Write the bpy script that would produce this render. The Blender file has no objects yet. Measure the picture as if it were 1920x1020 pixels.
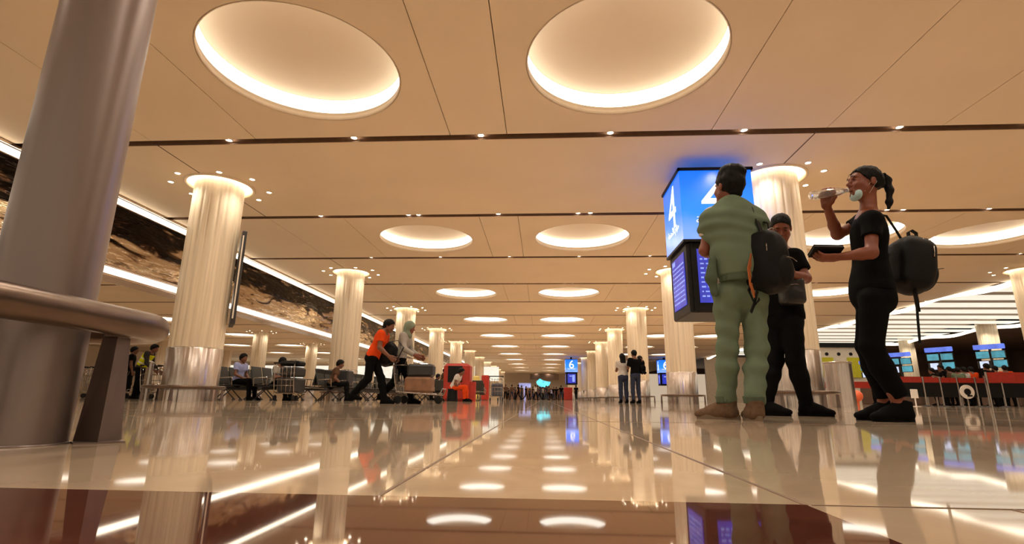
import bpy, bmesh, math, random
import numpy as np
from mathutils import Vector, Matrix, Euler

S = bpy.context.scene
COL = S.collection
PI = math.pi
random.seed(7)

# ------------------------------------------------------------------ camera
CAM_H = 0.1147                       # the phone is held just above the floor
FPX = 977.0
def _n(v): return v / np.linalg.norm(v)
_d = _n(np.array([(1018 - 960) / FPX, (748 - 510) / FPX, 1.0]))      # hall axis seen by the camera
_u = np.array([-(1000 - 960) / FPX, -(-3500 - 510) / FPX, -1.0]); _u = _n(_u) * (-1 if _u[1] > 0 else 1)
_u = _n(_u - _d * (_u @ _d))
_r = np.cross(_d, _u); _r = _r if _r[0] > 0 else -_r
RC = np.array([_r, _d, _u])
C0 = np.array([0, 0, CAM_H])
def at(px, py, Y):
    """the point at depth Y (metres along the hall) seen at that place"""
    w = RC @ np.array([(px - 960) / FPX, (py - 510) / FPX, 1.0])
    return C0 + w * (Y / w[1])
cam_data = bpy.data.cameras.new('camera')
cam = bpy.data.objects.new('camera', cam_data); COL.objects.link(cam)
cam_data.sensor_width = 36; cam_data.lens = FPX / 1920 * 36
cam_data.clip_start = 0.02; cam_data.clip_end = 400
cam.matrix_world = Matrix(((RC[0,0], -RC[0,1], -RC[0,2], 0), (RC[1,0], -RC[1,1], -RC[1,2], 0),
                           (RC[2,0], -RC[2,1], -RC[2,2], CAM_H), (0, 0, 0, 1)))
S.camera = cam

# ------------------------------------------------------------------ light
world = bpy.data.worlds.new('world'); S.world = world; world.use_nodes = True
bg = world.node_tree.nodes['Background']
bg.inputs[0].default_value = (1.0, 0.78, 0.55, 1); bg.inputs[1].default_value = 0.55
S.view_settings.view_transform = 'Standard'; S.view_settings.look = 'None'
S.view_settings.gamma = 1; S.view_settings.use_curve_mapping = False
S.view_settings.exposure = 0.0
RING_E = 3.0                        # cove lights in the ceiling rings
BAND_E = 5.0                         # light lines along the left fascia
COLLAR_E = 18.0                       # light collars round the column heads
SPOT_E = 30.0                        # visible lens of a downlight
LAMP_W = 156.0                        # light thrown down by a slot downlight or a fill spot
LAMP_C = (1.0, 0.86, 0.69)

# ------------------------------------------------------------------ materials
MATS = {}
def mat(name, col, rough=0.5, metal=0.0, var=0.06, scale=8.0, bump=0.0, bscale=60.0, emit=0.0, spec=0.5, stretch=None, coat=0.0):
    if name in MATS: return MATS[name]
    m = bpy.data.materials.new(name); m.use_nodes = True
    nt = m.node_tree; b = nt.nodes['Principled BSDF']
    tc = nt.nodes.new('ShaderNodeTexCoord'); src = tc.outputs['Object']
    if stretch:
        mp = nt.nodes.new('ShaderNodeMapping'); mp.inputs['Scale'].default_value = stretch
        nt.links.new(src, mp.inputs[0]); src = mp.outputs[0]
    no = nt.nodes.new('ShaderNodeTexNoise'); no.inputs['Scale'].default_value = scale; no.inputs['Detail'].default_value = 4
    nt.links.new(src, no.inputs['Vector'])
    rp = nt.nodes.new('ShaderNodeValToRGB')
    rp.color_ramp.elements[0].position = 0.3; rp.color_ramp.elements[1].position = 0.7
    rp.color_ramp.elements[0].color = tuple(max(0, c * (1 - var)) for c in col) + (1,)
    rp.color_ramp.elements[1].color = tuple(min(1, c * (1 + var)) for c in col) + (1,)
    nt.links.new(no.outputs[0], rp.inputs[0])
    if emit > 0:
        b.inputs['Base Color'].default_value = (0.05, 0.05, 0.05, 1)
        nt.links.new(rp.outputs[0], b.inputs['Emission Color']); b.inputs['Emission Strength'].default_value = emit
    else:
        nt.links.new(rp.outputs[0], b.inputs['Base Color'])
    b.inputs['Roughness'].default_value = rough; b.inputs['Metallic'].default_value = metal
    b.inputs['Specular IOR Level'].default_value = spec
    if coat: b.inputs['Coat Weight'].default_value = coat; b.inputs['Coat Roughness'].default_value = 0.1
    if bump:
        n2 = nt.nodes.new('ShaderNodeTexNoise'); n2.inputs['Scale'].default_value = bscale
        nt.links.new(src, n2.inputs['Vector'])
        bp = nt.nodes.new('ShaderNodeBump'); bp.inputs['Strength'].default_value = bump; bp.inputs['Distance'].default_value = 0.01
        nt.links.new(n2.outputs[0], bp.inputs['Height']); nt.links.new(bp.outputs[0], b.inputs['Normal'])
    MATS[name] = m
    return m

M_CEIL = mat('ceiling_paint', (0.72, 0.585, 0.42), 0.7, var=0.03, scale=0.6)
M_LIP = mat('ceiling_lip', (0.80, 0.66, 0.49), 0.6, var=0.03)
M_SLOT = mat('dark_slot', (0.075, 0.042, 0.028), 0.6, var=0.15, scale=2)
M_SLOTSIDE = mat('slot_side', (0.20, 0.115, 0.07), 0.6, var=0.1)
M_SEAM = mat('panel_seam', (0.09, 0.05, 0.035), 0.7)
M_RING = mat('cove_glow', (1.0, 0.91, 0.78), 0.5, var=0.02, emit=RING_E)
M_BAND = mat('band_glow', (1.0, 0.84, 0.64), 0.5, var=0.04, scale=3, emit=BAND_E)
M_COLLAR = mat('collar_glow', (1.0, 0.86, 0.68), 0.5, var=0.02, emit=COLLAR_E)
M_SPOT = mat('lamp_lens', (1.0, 0.84, 0.64), 0.4, var=0.02, emit=SPOT_E)
M_TRIMW = mat('white_trim', (0.80, 0.72, 0.60), 0.5)
M_SLAT = mat('luminous_panel', (1.0, 0.89, 0.73), 0.5, var=0.08, scale=1.5, emit=1.0)
M_COLUMN = mat('column_cream', (0.74, 0.63, 0.47), 0.42, var=0.14, scale=2.5, stretch=(6, 6, 0.15))
M_STEEL = mat('brushed_steel', (0.60, 0.54, 0.50), 0.26, 0.95, var=0.22, scale=9, stretch=(5, 5, 0.25), bump=0.05, bscale=30)
M_POLE = mat('satin_steel_pole', (0.285, 0.235, 0.225), 0.36, 0.8, var=0.06, scale=6, stretch=(4, 4, 0.2))
M_RAIL = mat('scuffed_steel', (0.15, 0.105, 0.08), 0.30, 0.85, var=0.16, scale=14, stretch=(3, 0.6, 3), bump=0.06, bscale=20)
M_LEGST = mat('bracket_steel', (0.20, 0.155, 0.135), 0.42, 0.85, var=0.1)
M_CHROME = mat('chrome', (0.40, 0.36, 0.33), 0.18, 1.0, var=0.05)
M_BLACK = mat('black_plastic', (0.006, 0.006, 0.0065), 0.45, var=0.2, spec=.2)
M_DGREY = mat('dark_grey_metal', (0.05, 0.047, 0.047), 0.4, 0.5, var=0.15)
M_RED = mat('red_panel', (0.36, 0.022, 0.010), 0.45, var=0.15)
M_WHITE = mat('white_plastic', (0.75, 0.7, 0.64), 0.5, var=0.05)
M_YELLOW = mat('yellow_panel', (0.62, 0.58, 0.02), 0.6, var=0.08)
M_DARKWALL = mat('dark_wall', (0.13, 0.075, 0.05), 0.5, var=0.4, scale=0.6)

def floor_material(name, cols, rough, veins=0.5):
    m = bpy.data.materials.new(name); m.use_nodes = True
    nt = m.node_tree; b = nt.nodes['Principled BSDF']
    tc = nt.nodes.new('ShaderNodeTexCoord')
    n1 = nt.nodes.new('ShaderNodeTexNoise'); n1.inputs['Scale'].default_value = 5; n1.inputs['Detail'].default_value = 9; n1.inputs['Distortion'].default_value = 1.4
    n2 = nt.nodes.new('ShaderNodeTexNoise'); n2.inputs['Scale'].default_value = 0.35; n2.inputs['Detail'].default_value = 2
    nt.links.new(tc.outputs['Object'], n1.inputs['Vector']); nt.links.new(tc.outputs['Object'], n2.inputs['Vector'])
    mx = nt.nodes.new('ShaderNodeMath'); mx.operation = 'MULTIPLY_ADD'; mx.inputs[1].default_value = veins
    mm = nt.nodes.new('ShaderNodeMath'); mm.operation = 'MULTIPLY'; mm.inputs[1].default_value = 1 - veins
    nt.links.new(n2.outputs[0], mm.inputs[0]); nt.links.new(n1.outputs[0], mx.inputs[0]); nt.links.new(mm.outputs[0], mx.inputs[2])
    rp = nt.nodes.new('ShaderNodeValToRGB')
    rp.color_ramp.elements[0].position = 0.32; rp.color_ramp.elements[0].color = cols[0] + (1,)
    rp.color_ramp.elements[1].position = 0.68; rp.color_ramp.elements[1].color = cols[1] + (1,)
    nt.links.new(mx.outputs[0], rp.inputs[0]); nt.links.new(rp.outputs[0], b.inputs['Base Color'])
    rr = nt.nodes.new('ShaderNodeMapRange'); rr.inputs['To Min'].default_value = rough * 0.6; rr.inputs['To Max'].default_value = rough * 1.6
    nt.links.new(n1.outputs[0], rr.inputs['Value']); nt.links.new(rr.outputs[0], b.inputs['Roughness'])
    b.inputs['Specular IOR Level'].default_value = 0.62
    n3 = nt.nodes.new('ShaderNodeTexNoise'); n3.inputs['Scale'].default_value = 0.9; n3.inputs['Detail'].default_value = 1
    nt.links.new(tc.outputs['Object'], n3.inputs['Vector'])
    bp = nt.nodes.new('ShaderNodeBump'); bp.inputs['Strength'].default_value = 0.02; bp.inputs['Distance'].default_value = 0.05
    nt.links.new(n3.outputs[0], bp.inputs['Height']); nt.links.new(bp.outputs[0], b.inputs['Normal'])
    return m
M_FLOOR = floor_material('cream_marble', ((0.44, 0.335, 0.235), (0.58, 0.46, 0.34)), 0.04)
M_MAROON = floor_material('maroon_granite', ((0.060, 0.018, 0.012), (0.125, 0.042, 0.028)), 0.03, 0.7)
M_JOINT = mat('floor_joint', (0.20, 0.13, 0.085), 0.4)

def fascia_material():
    m = bpy.data.materials.new('marble_painted_reflection'); m.use_nodes = True
    nt = m.node_tree; b = nt.nodes['Principled BSDF']
    tc = nt.nodes.new('ShaderNodeTexCoord'); mp = nt.nodes.new('ShaderNodeMapping'); mp.inputs['Scale'].default_value = (1, 0.45, 2.2)
    nt.links.new(tc.outputs['Object'], mp.inputs[0])
    n = nt.nodes.new('ShaderNodeTexNoise'); n.inputs['Scale'].default_value = 1.5; n.inputs['Detail'].default_value = 7; n.inputs['Distortion'].default_value = 1.2
    nt.links.new(mp.outputs[0], n.inputs['Vector'])
    sx = nt.nodes.new('ShaderNodeSeparateXYZ'); nt.links.new(tc.outputs['Object'], sx.inputs[0])
    mr = nt.nodes.new('ShaderNodeMapRange'); mr.inputs['From Min'].default_value = 0.7; mr.inputs['From Max'].default_value = 1.15
    mr.inputs['To Min'].default_value = 0.12; mr.inputs['To Max'].default_value = -0.10
    nt.links.new(sx.outputs[2], mr.inputs['Value'])       # dark reflection painted into the stone's upper half, pale below
    ad = nt.nodes.new('ShaderNodeMath'); ad.operation = 'ADD'
    nt.links.new(n.outputs[0], ad.inputs[0]); nt.links.new(mr.outputs[0], ad.inputs[1])
    rp = nt.nodes.new('ShaderNodeValToRGB'); e = rp.color_ramp.elements
    e[0].position = 0.44; e[0].color = (0.010, 0.006, 0.005, 1); e[1].position = 0.50; e[1].color = (0.11, 0.06, 0.038, 1)
    x = rp.color_ramp.elements.new(0.57); x.color = (0.62, 0.49, 0.35, 1)
    x = rp.color_ramp.elements.new(0.75); x.color = (0.85, 0.73, 0.56, 1)
    nt.links.new(ad.outputs[0], rp.inputs[0]); nt.links.new(rp.outputs[0], b.inputs['Base Color'])
    b.inputs['Metallic'].default_value = 0.75; b.inputs['Roughness'].default_value = 0.07
    n2 = nt.nodes.new('ShaderNodeTexNoise'); n2.inputs['Scale'].default_value = 1.6; n2.inputs['Detail'].default_value = 3
    nt.links.new(mp.outputs[0], n2.inputs['Vector'])
    bp = nt.nodes.new('ShaderNodeBump'); bp.inputs['Strength'].default_value = 0.6; bp.inputs['Distance'].default_value = 0.15
    nt.links.new(n2.outputs[0], bp.inputs['Height']); nt.links.new(bp.outputs[0], b.inputs['Normal'])
    return m
M_FASCIA = fascia_material()

# ------------------------------------------------------------------ mesh helpers
class MB:
    def __init__(s): s.v = []; s.f = []; s.m = []; s.cur = 0; s.sm = []; s.smooth = False
    def face(s, idx): s.f.append(tuple(idx)); s.m.append(s.cur); s.sm.append(s.smooth)
    def add(s, vs, fs):
        o = len(s.v); s.v += [tuple(map(float, p)) for p in vs]
        for f in fs: s.face([i + o for i in f])
        return s
    def box(s, c, d, rz=0.0, bev=0.0, tilt=None):
        x, y, z = d[0] / 2, d[1] / 2, d[2] / 2
        if bev > 0:
            b = min(bev, x * .9, y * .9, z * .9); pts = []
            for sx in (-1, 1):
                for sy in (-1, 1):
                    for sz in (-1, 1):
                        pts += [(sx * (x - b), sy * (y - b), sz * z), (sx * (x - b), sy * y, sz * (z - b)), (sx * x, sy * (y - b), sz * (z - b))]
            bm = bmesh.new()
            for p in pts: bm.verts.new(p)
            bmesh.ops.convex_hull(bm, input=bm.verts[:]); bm.verts.index_update()
            vs = [v.co.copy() for v in bm.verts]; fs = [[v.index for v in f.verts] for f in bm.faces]; bm.free()
        else:
            vs = [Vector((sx * x, sy * y, sz * z)) for sx in (-1, 1) for sy in (-1, 1) for sz in (-1, 1)]
            fs = [(0, 1, 3, 2), (4, 6, 7, 5), (0, 4, 5, 1), (2, 3, 7, 6), (0, 2, 6, 4), (1, 5, 7, 3)]
        R = Matrix.Rotation(rz, 3, 'Z')
        if tilt is not None: R = R @ tilt
        return s.add([R @ v + Vector(c) for v in vs], fs)
    def tube(s, pts, r, n=10, closed=False, flat=1.0, up=(0, 0, 1), caps=True):
        pts = [Vector(p) for p in pts]; N = len(pts)
        rs = r if isinstance(r, (list, tuple)) else [r] * N
        o = len(s.v); prev = None; old = s.smooth; s.smooth = True
        for i, p in enumerate(pts):
            if closed: t = pts[(i + 1) % N] - pts[i - 1]
            else: t = pts[min(i + 1, N - 1)] - pts[max(i - 1, 0)]
            t.normalize()
            a = Vector(up) if prev is None else prev
            a = a - t * a.dot(t)
            if a.length < 1e-4: a = t.orthogonal()
            a.normalize(); prev = a; b = t.cross(a)
            for k in range(n):
                q = 2 * PI * k / n
                s.v.append(tuple(p + a * (math.sin(q) * rs[i] * flat) + b * (math.cos(q) * rs[i])))
        for i in range(N if closed else N - 1):
            j = (i + 1) % N
            for k in range(n):
                l = (k + 1) % n; s.face((o + i * n + k, o + i * n + l, o + j * n + l, o + j * n + k))
        s.smooth = False
        if not closed and caps:
            s.face([o + k for k in range(n)][::-1]); s.face([o + (N - 1) * n + k for k in range(n)])
        s.smooth = old
        return s
    def lathe(s, prof, c=(0, 0, 0), n=32, closed=False, smooth=True, radial=None):
        """prof: (radius, z) pairs turned about the vertical"""
        o = len(s.v); old = s.smooth; s.smooth = smooth
        for r, z in prof:
            for k in range(n):
                q = 2 * PI * k / n; rr = r * (radial(q) if radial else 1)
                s.v.append((c[0] + rr * math.cos(q), c[1] + rr * math.sin(q), c[2] + z))
        L = len(prof)
        for i in range(L if closed else L - 1):
            j = (i + 1) % L
            for k in range(n):
                l = (k + 1) % n; s.face((o + i * n + k, o + i * n + l, o + j * n + l, o + j * n + k))
        s.smooth = old
        return s
    def disc(s, c, r, n=32, down=False):
        vs = [(c[0] + r * math.cos(2 * PI * k / n), c[1] + r * math.sin(2 * PI * k / n), c[2]) for k in range(n)]
        return s.add(vs, [list(range(n))[::-1] if down else list(range(n))])
    def cyl(s, c, r, h, n=20, r2=None):
        r2 = r if r2 is None else r2
        s.lathe([(r, 0), (r2, h)], c, n); s.disc((c[0], c[1], c[2] + h), r2, n); s.disc(c, r, n, True)
        return s
    def prism(s, poly, z0, z1):
        n = len(poly)
        return s.add([(x, y, z0) for x, y in poly] + [(x, y, z1) for x, y in poly],
                     [list(range(n))[::-1], [n + i for i in range(n)]] + [(i, (i + 1) % n, n + (i + 1) % n, n + i) for i in range(n)])
    def ribbon(s, pts, w, t, side):
        """a flat strap along pts, w wide along side and t thick"""
        pts = [Vector(p) for p in pts]; N = len(pts); o = len(s.v)
        for i, p in enumerate(pts):
            tg = (pts[min(i + 1, N - 1)] - pts[max(i - 1, 0)]).normalized()
            sd = Vector(side); sd = (sd - tg * sd.dot(tg)).normalized(); nn = tg.cross(sd)
            for a, b in ((-1, -1), (1, -1), (1, 1), (-1, 1)): s.v.append(tuple(p + sd * (a * w / 2) + nn * (b * t / 2)))
        for i in range(N - 1):
            for k in range(4):
                l = (k + 1) % 4; s.face((o + i * 4 + k, o + i * 4 + l, o + i * 4 + 4 + l, o + i * 4 + 4 + k))
        s.face((o + 3, o + 2, o + 1, o)); s.face(tuple(o + (N - 1) * 4 + k for k in range(4)))
        return s
    def build(s, name, mats, parent=None, loc=(0, 0, 0), rz=0.0):
        me = bpy.data.meshes.new(name); me.from_pydata(s.v, [], s.f)
        for m in (mats if isinstance(mats, (list, tuple)) else [mats]): me.materials.append(m)
        me.polygons.foreach_set('material_index', s.m); me.polygons.foreach_set('use_smooth', s.sm)
        me.update()
        o = bpy.data.objects.new(name, me); COL.objects.link(o)
        o.location = loc; o.rotation_euler = (0, 0, rz)
        if parent: o.parent = parent
        return o

def tag(o, label, cat, group=None):
    o['label'] = label; o['category'] = cat
    if group: o['group'] = group
    return o
def empty(name, loc, label, cat, group=None, rz=0.0):
    o = bpy.data.objects.new(name, None); COL.objects.link(o); o.empty_display_size = 0.1
    o.location = loc; o.rotation_euler = (0, 0, rz)
    return tag(o, label, cat, group)
def struct(o): o['kind'] = 'structure'; return o
def dup(o, loc, rz=0.0, label=None, group=None):
    r = o.copy(); COL.objects.link(r); r.location = loc; r.rotation_euler = (0, 0, rz)
    if label: r['label'] = label
    if group: r['group'] = group
    for ch in o.children:
        c = ch.copy(); COL.objects.link(c); c.parent = r
        for g in ch.children:
            d = g.copy(); COL.objects.link(d); d.parent = c
    return r
ORD = ['first', 'second', 'third', 'fourth', 'fifth', 'sixth', 'seventh', 'eighth', 'ninth', 'tenth', 'eleventh', 'twelfth', 'thirteenth', 'fourteenth', 'fifteenth', 'sixteenth', 'seventeenth', 'eighteenth', 'nineteenth', 'twentieth', 'twenty-first', 'twenty-second', 'twenty-third', 'twenty-fourth']
def text_mesh(body, size, depth=0.004):
    cu = bpy.data.curves.new('writing', 'FONT'); cu.body = body; cu.size = size; cu.extrude = depth
    cu.align_x = 'CENTER'; cu.align_y = 'CENTER'; cu.resolution_u = 4
    ob = bpy.data.objects.new('writing', cu); COL.objects.link(ob)
    dg = bpy.context.evaluated_depsgraph_get(); me = bpy.data.meshes.new_from_object(ob.evaluated_get(dg))
    bpy.data.objects.remove(ob); bpy.data.curves.remove(cu)
    return me
def text_obj(name, body, size, m, parent, loc, rot, xs=1.0):
    me = text_mesh(body, size); me.materials.clear(); me.materials.append(m)
    o = bpy.data.objects.new(name, me); COL.objects.link(o); o.parent = parent
    o.location = loc; o.rotation_euler = rot; o.scale = (xs, 1, 1)
    return o

# ================================================================== the setting
H = 5.118                            # ceiling
XL, XR = -7.88, 5.26                 # the two rows of columns
YC = [11.5 + 9 * k for k in range(11)]
YR = [7.05 + 9 * k for k in range(11)]
RX = [-3.755, 1.27]
RXR = [9.45, 13.6]
RXL = [-15.6, -19.0]
X0, X1, Y0, Y1 = -48.0, 46.0, -6.0, 108.0
FX = -10.95                          # stone fascia on the left
SLX = 19.5                           # where the slatted ceiling starts

b = MB(); b.box(((X0 + X1) / 2, (Y0 + Y1) / 2, -0.1), (X1 - X0, Y1 - Y0, 0.2)); struct(b.build('floor', M_FLOOR))
# inlaid maroon band before the camera, two millimetre bevel-less inlay
b = MB(); b.box((-2.3515, 0.28, 0.0), (5.297, 0.75, 0.002)); struct(b.build('trim_1', M_MAROON))    # maroon inlay
b = MB()                             # joints of the marble slabs
for x in (-6.2, -3.2, -0.196, 0.2975, 3.3, 6.3, 9.3): b.box((x, 40.655, 0.0), (0.005, 80, 0.0016))
for y in (2.9, 8.5): b.box((0, y, 0.0), (24, 0.004, 0.0014))
b.box((4.30, 0.657, 0.0), (7.99, 0.003, 0.0014)); b.box((0.52, 0.33, 0), (0.003, 0.65, 0.0014))
struct(b.build('trim_2', M_JOINT))

# ---- ceiling: panels with round openings for the cove lights and the column heads
SLOTS = [0.3 + 4.5 * k for k in range(24)]
SW = 0.11
TH = 0.14
b = MB()
def panel(x0, x1, y0, y1, hole=None, z=H):
    if not hole:
        b.box(((x0 + x1) / 2, (y0 + y1) / 2, z + TH / 2), (x1 - x0, y1 - y0, TH)); return
    cx, cy, r = hole
    ang = sorted([2 * PI * k / 64 for k in range(64)] + [math.atan2(y - cy, x - cx) % (2 * PI) for x in (x0, x1) for y in (y0, y1)])
    ins = []; out = []
    for a in ang:
        c, s_ = math.cos(a), math.sin(a)
        t = min(((x1 if c > 0 else x0) - cx) / c if abs(c) > 1e-9 else 1e9, ((y1 if s_ > 0 else y0) - cy) / s_ if abs(s_) > 1e-9 else 1e9)
        ins.append((cx + r * c, cy + r * s_)); out.append((cx + t * c, cy + t * s_))
    n = len(ang); vs = []
    for zz in (z, z + TH): vs += [(x, y, zz) for x, y in ins] + [(x, y, zz) for x, y in out]
    fs = []
    for i in range(n):
        j = (i + 1) % n
        fs += [(i, j, n + j, n + i), (n + i, n + j, 3 * n + j, 3 * n + i), (i, 2 * n + i, 2 * n + j, j)]
    b.add(vs, fs)
RR, CR = 1.50, 0.74
seams_ring = [-10.95, -7.91, -5.72, -1.79, -0.68, 3.22, 5.35, 7.43, 11.45, 15.6, SLX]
seams_left = [X0, -40, -33.4, -29.4, -27.6, -23.7, -17.4, -10.95]
g = 0.007
for k in range(len(SLOTS)):
    y0 = SLOTS[k] + SW; y1 = SLOTS[k] + 4.5 - SW; yc = SLOTS[k] + 2.25
    ring = (k % 2 == 1) and yc > 3
    if ring:
        for i in range(len(seams_ring) - 1):
            a, c = seams_ring[i] + g, seams_ring[i + 1] - g
            hx = [x for x in RX + RXR if a < x < c]
            panel(a, c, y0, y1, (hx[0], yc, RR) if hx else None)
    else:
        for a, c, hx in ((FX, -5.0, XL), (-5.0, 2.5, None), (2.5, 8.5, XR), (8.5, 14.0, None), (14.0, SLX, 18.6)):
            panel(a, c, y0, y1, (hx, yc, CR) if hx and 9 < yc else None)
    for i in range(len(seams_left) - 1):
        a, c = seams_left[i] + g, seams_left[i + 1] - g
        hx = [x for x in (-25.7, -31.3) if a < x < c] if ring else []
        panel(a, c, y0, y1, (hx[0], yc, RR) if hx else None)
panel(X0, SLX, Y0, SLOTS[0] - SW)
panel(30.5, X1, Y0, 29.9, z=H - 0.1)
panel(SLX, 30.5, Y0, 19.0)
struct(b.build('ceiling', M_CEIL))
b = MB()                             # dark backs of the slots and the void over the panels
for y in SLOTS: b.box(((X0 + SLX) / 2, y, H + 0.235), (SLX - X0, 2 * SW + 0.1, 0.03))
b.box(((X0 + X1) / 2, (Y0 + Y1) / 2, H + 1.2), (X1 - X0, Y1 - Y0, 0.1))
for y in (Y0, Y1): b.box(((X0 + X1) / 2, y, H + 0.65), (X1 - X0, 0.1, 1.1))
for x in (X0, X1): b.box((x, (Y0 + Y1) / 2, H + 0.65), (0.1, Y1 - Y0, 1.1))
struct(b.build('trim_3', M_SLOT))
b = MB()                             # brown cheeks of the slots
for y in SLOTS:
    for s_ in (-1, 1): b.box(((X0 + SLX) / 2, y + s_ * (SW - 0.006), H + 0.112), (SLX - X0, 0.012, 0.215))
struct(b.build('trim_9', M_SLOTSIDE))
b = MB()                             # dark joints that run from the slots to the column heads
for x in (XL - 0.03, XR - 0.03):
    for k, yc in enumerate(YC):
        b.box((x, yc - 1.46, H - 0.001), (0.022, 1.44, 0.006)); b.box((x, yc + 1.46, H - 0.001), (0.022, 1.44, 0.006))
struct(b.build('trim_4', M_SEAM))

# ---- walls of the hall that the photo shows at its far ends
b = MB(); b.box((-2, Y1, 2.6), (34, 0.3, 5.2)); struct(b.build('wall_far', mat('far_wall', (0.55, 0.42, 0.28), 0.5, var=0.1)))
b = MB(); b.box((X0, 50, 2.6), (0.3, 116, 5.2)); struct(b.build('wall_left', mat('left_wall', (0.62, 0.48, 0.32), 0.5, var=0.1)))
b = MB(); b.box((38.5, 56.0, 2.5), (15, 0.3, 5.0)); b.box((X1, 28, 2.6), (0.3, 56, 5.2)); b.box((38.05, 43, 5.06), (15.1, 26, 0.1)); struct(b.build('wall_right', M_DARKWALL))
b = MB(); b.box((33, 65, 2.6), (27, 0.3, 5.2)); struct(b.build('wall_back_right', mat('cream_wall', (0.62, 0.5, 0.36), 0.5, var=0.1)))

# ---- stone fascia with its two light lines
b = MB(); b.box((FX - 0.25, 52, 0.99), (0.5, 112, 1.60)); o = b.build('wall_fascia', M_FASCIA, loc=(0, 0, 3.12)); struct(o)
b = MB()
b.box((FX - 0.2, 52, 5.085), (0.6, 112, 0.05)); b.box((FX + 0.02, 52, 4.86), (0.10, 112, 0.025))
b.box((FX - 0.2, 52, 3.29), (0.56, 112, 0.05)); b.box((FX - 0.2, 52, 3.03), (0.62, 112, 0.05))
struct(b.build('trim_5', mat('silver_ledge', (0.62, 0.52, 0.46), 0.18, 0.9, var=0.15, scale=3)))
for z, h, lab in ((4.965, 0.13, 'upper continuous light line along the top of the stone fascia'), (3.165, 0.15, 'lower continuous light line under the stone fascia')):
    b = MB(); b.box((0, 0, 0), (0.06, 112, h))
    tag(b.build('light_line', M_BAND, loc=(FX + 0.035, 52, z)), lab, 'light')

# ---- round cove lights
def ring_light():
    e = empty('cove_light', (0, 0, 0), '', 'ceiling light', 'round cove lights')
    m = MB(); m.lathe([(RR + 0.01, 0), (RR - 0.015, 0), (RR - 0.015, 0.08), (RR + 0.05, 0.08)], n=64); m.build('lip', M_LIP, e)
    m = MB(); m.lathe([(RR + 0.02, 0.08), (RR + 0.02, 0.42)], n=64); m.build('light_band', M_RING, e)
    m = MB(); m.lathe([(RR + 0.10, 0.42), (RR - 0.25, 0.44), (RR - .6, .48), (0.002, 0.48)], n=64); m.build('recess_disc', M_CEIL, e)
    return e
proto = ring_light(); used = False
rows = [(RX[0], 'left row over the hall', 11), (RX[1], 'right row over the hall', 11), (RXR[0], 'row just beyond the right columns', 8), (RXR[1], 'outer row beyond the right columns', 7), (-25.7, 'inner row behind the stone fascia', 9), (-31.3, 'outer row behind the stone fascia', 9)]
for x, rn, cnt in rows:
    for k in range(cnt):
        yy = YR[k]
        lab = f'round glowing cove light, {ORD[k]} from the camera in the {rn}'
        if not used: o = proto; o.location = (x, yy, H); o['label'] = lab; used = True
        else: o = dup(proto, (x, yy, H), 0, lab)

FILL_SPOTS = []
# ---- columns with steel cladding, a light collar at the head
NF = 20
def flute(q):
    return 1 - 0.030 * abs(math.sin(q * NF / 2)) ** 1.5
def make_column():
    e = empty('column', (0, 0, 0), '', 'column', 'fluted cream columns')
    m = MB(); m.lathe([(0.55, 1.15), (0.55, H + 0.45)], n=NF * 8, radial=lambda q: 1 - 0.028 * (1 - abs(math.sin(q * NF / 2))) ** 2 * 1.4); m.build('shaft', M_COLUMN, e)
    m = MB(); m.lathe([(0.56, 0), (0.56, 1.13), (0.545, 1.15), (0.5, 1.15)], n=NF * 6, radial=lambda q: 1 - 0.012 * (1 - abs(math.sin(q * NF / 2))) ** 6); m.build('steel_cladding', M_STEEL, e)
    return e
def make_collar():
    e = empty('collar_light', (0, 0, 0), '', 'ceiling light', 'light collars at the column heads')
    m = MB(); m.lathe([(CR + 0.03, 0), (CR + 0.03, -0.035), (CR - 0.02, -0.035), (CR - 0.02, 0.10)], n=48); m.build('rim', M_LIP, e)
    m = MB(); m.lathe([(CR + 0.0, 0.10), (CR + 0.0, 0.22), (0.56, 0.24)], n=48); m.build('light_band', M_COLLAR, e)
    return e
colp, collp = make_column(), make_collar(); used = False
crow = [(XL, 'left row', YC), (XR, 'right row', YC), (18.6, 'far right row', YC[1:2]), (-22.5, 'row behind the stone fascia', [40.5, 50, 59, 68]), (-36, 'outermost row on the left', [30, 48, 58.0])]
COLS = []
for x, rn, ys in crow:
    for k, y in enumerate(ys):
        la = f'fluted cream column with steel foot, {ORD[k]} from the camera in the {rn}'
        lb = f'glowing collar at the head of the {ORD[k]} column in the {rn}'
        if not used: colp.location = (x, y, 0); colp['label'] = la; collp.location = (x, y, H); collp['label'] = lb; used = True
        else: dup(colp, (x, y, 0), 0, la); dup(collp, (x, y, H), 0, lb)
        COLS.append((x, y, k, rn))
for x, y in ((28.6, 35.6), (29.5, 44.7), (30.2, 35.2), (31.4, 44.6)):
    FILL_SPOTS.append((x, y))  # places of the fill for the two columns below
for x, y, k in ((29.6, 36.5, 0), (30.5, 45.8, 1)):
    dup(colp, (x, y, 0), 0, f'cream column beside the passport screens, {ORD[k]} from the camera')

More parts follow.
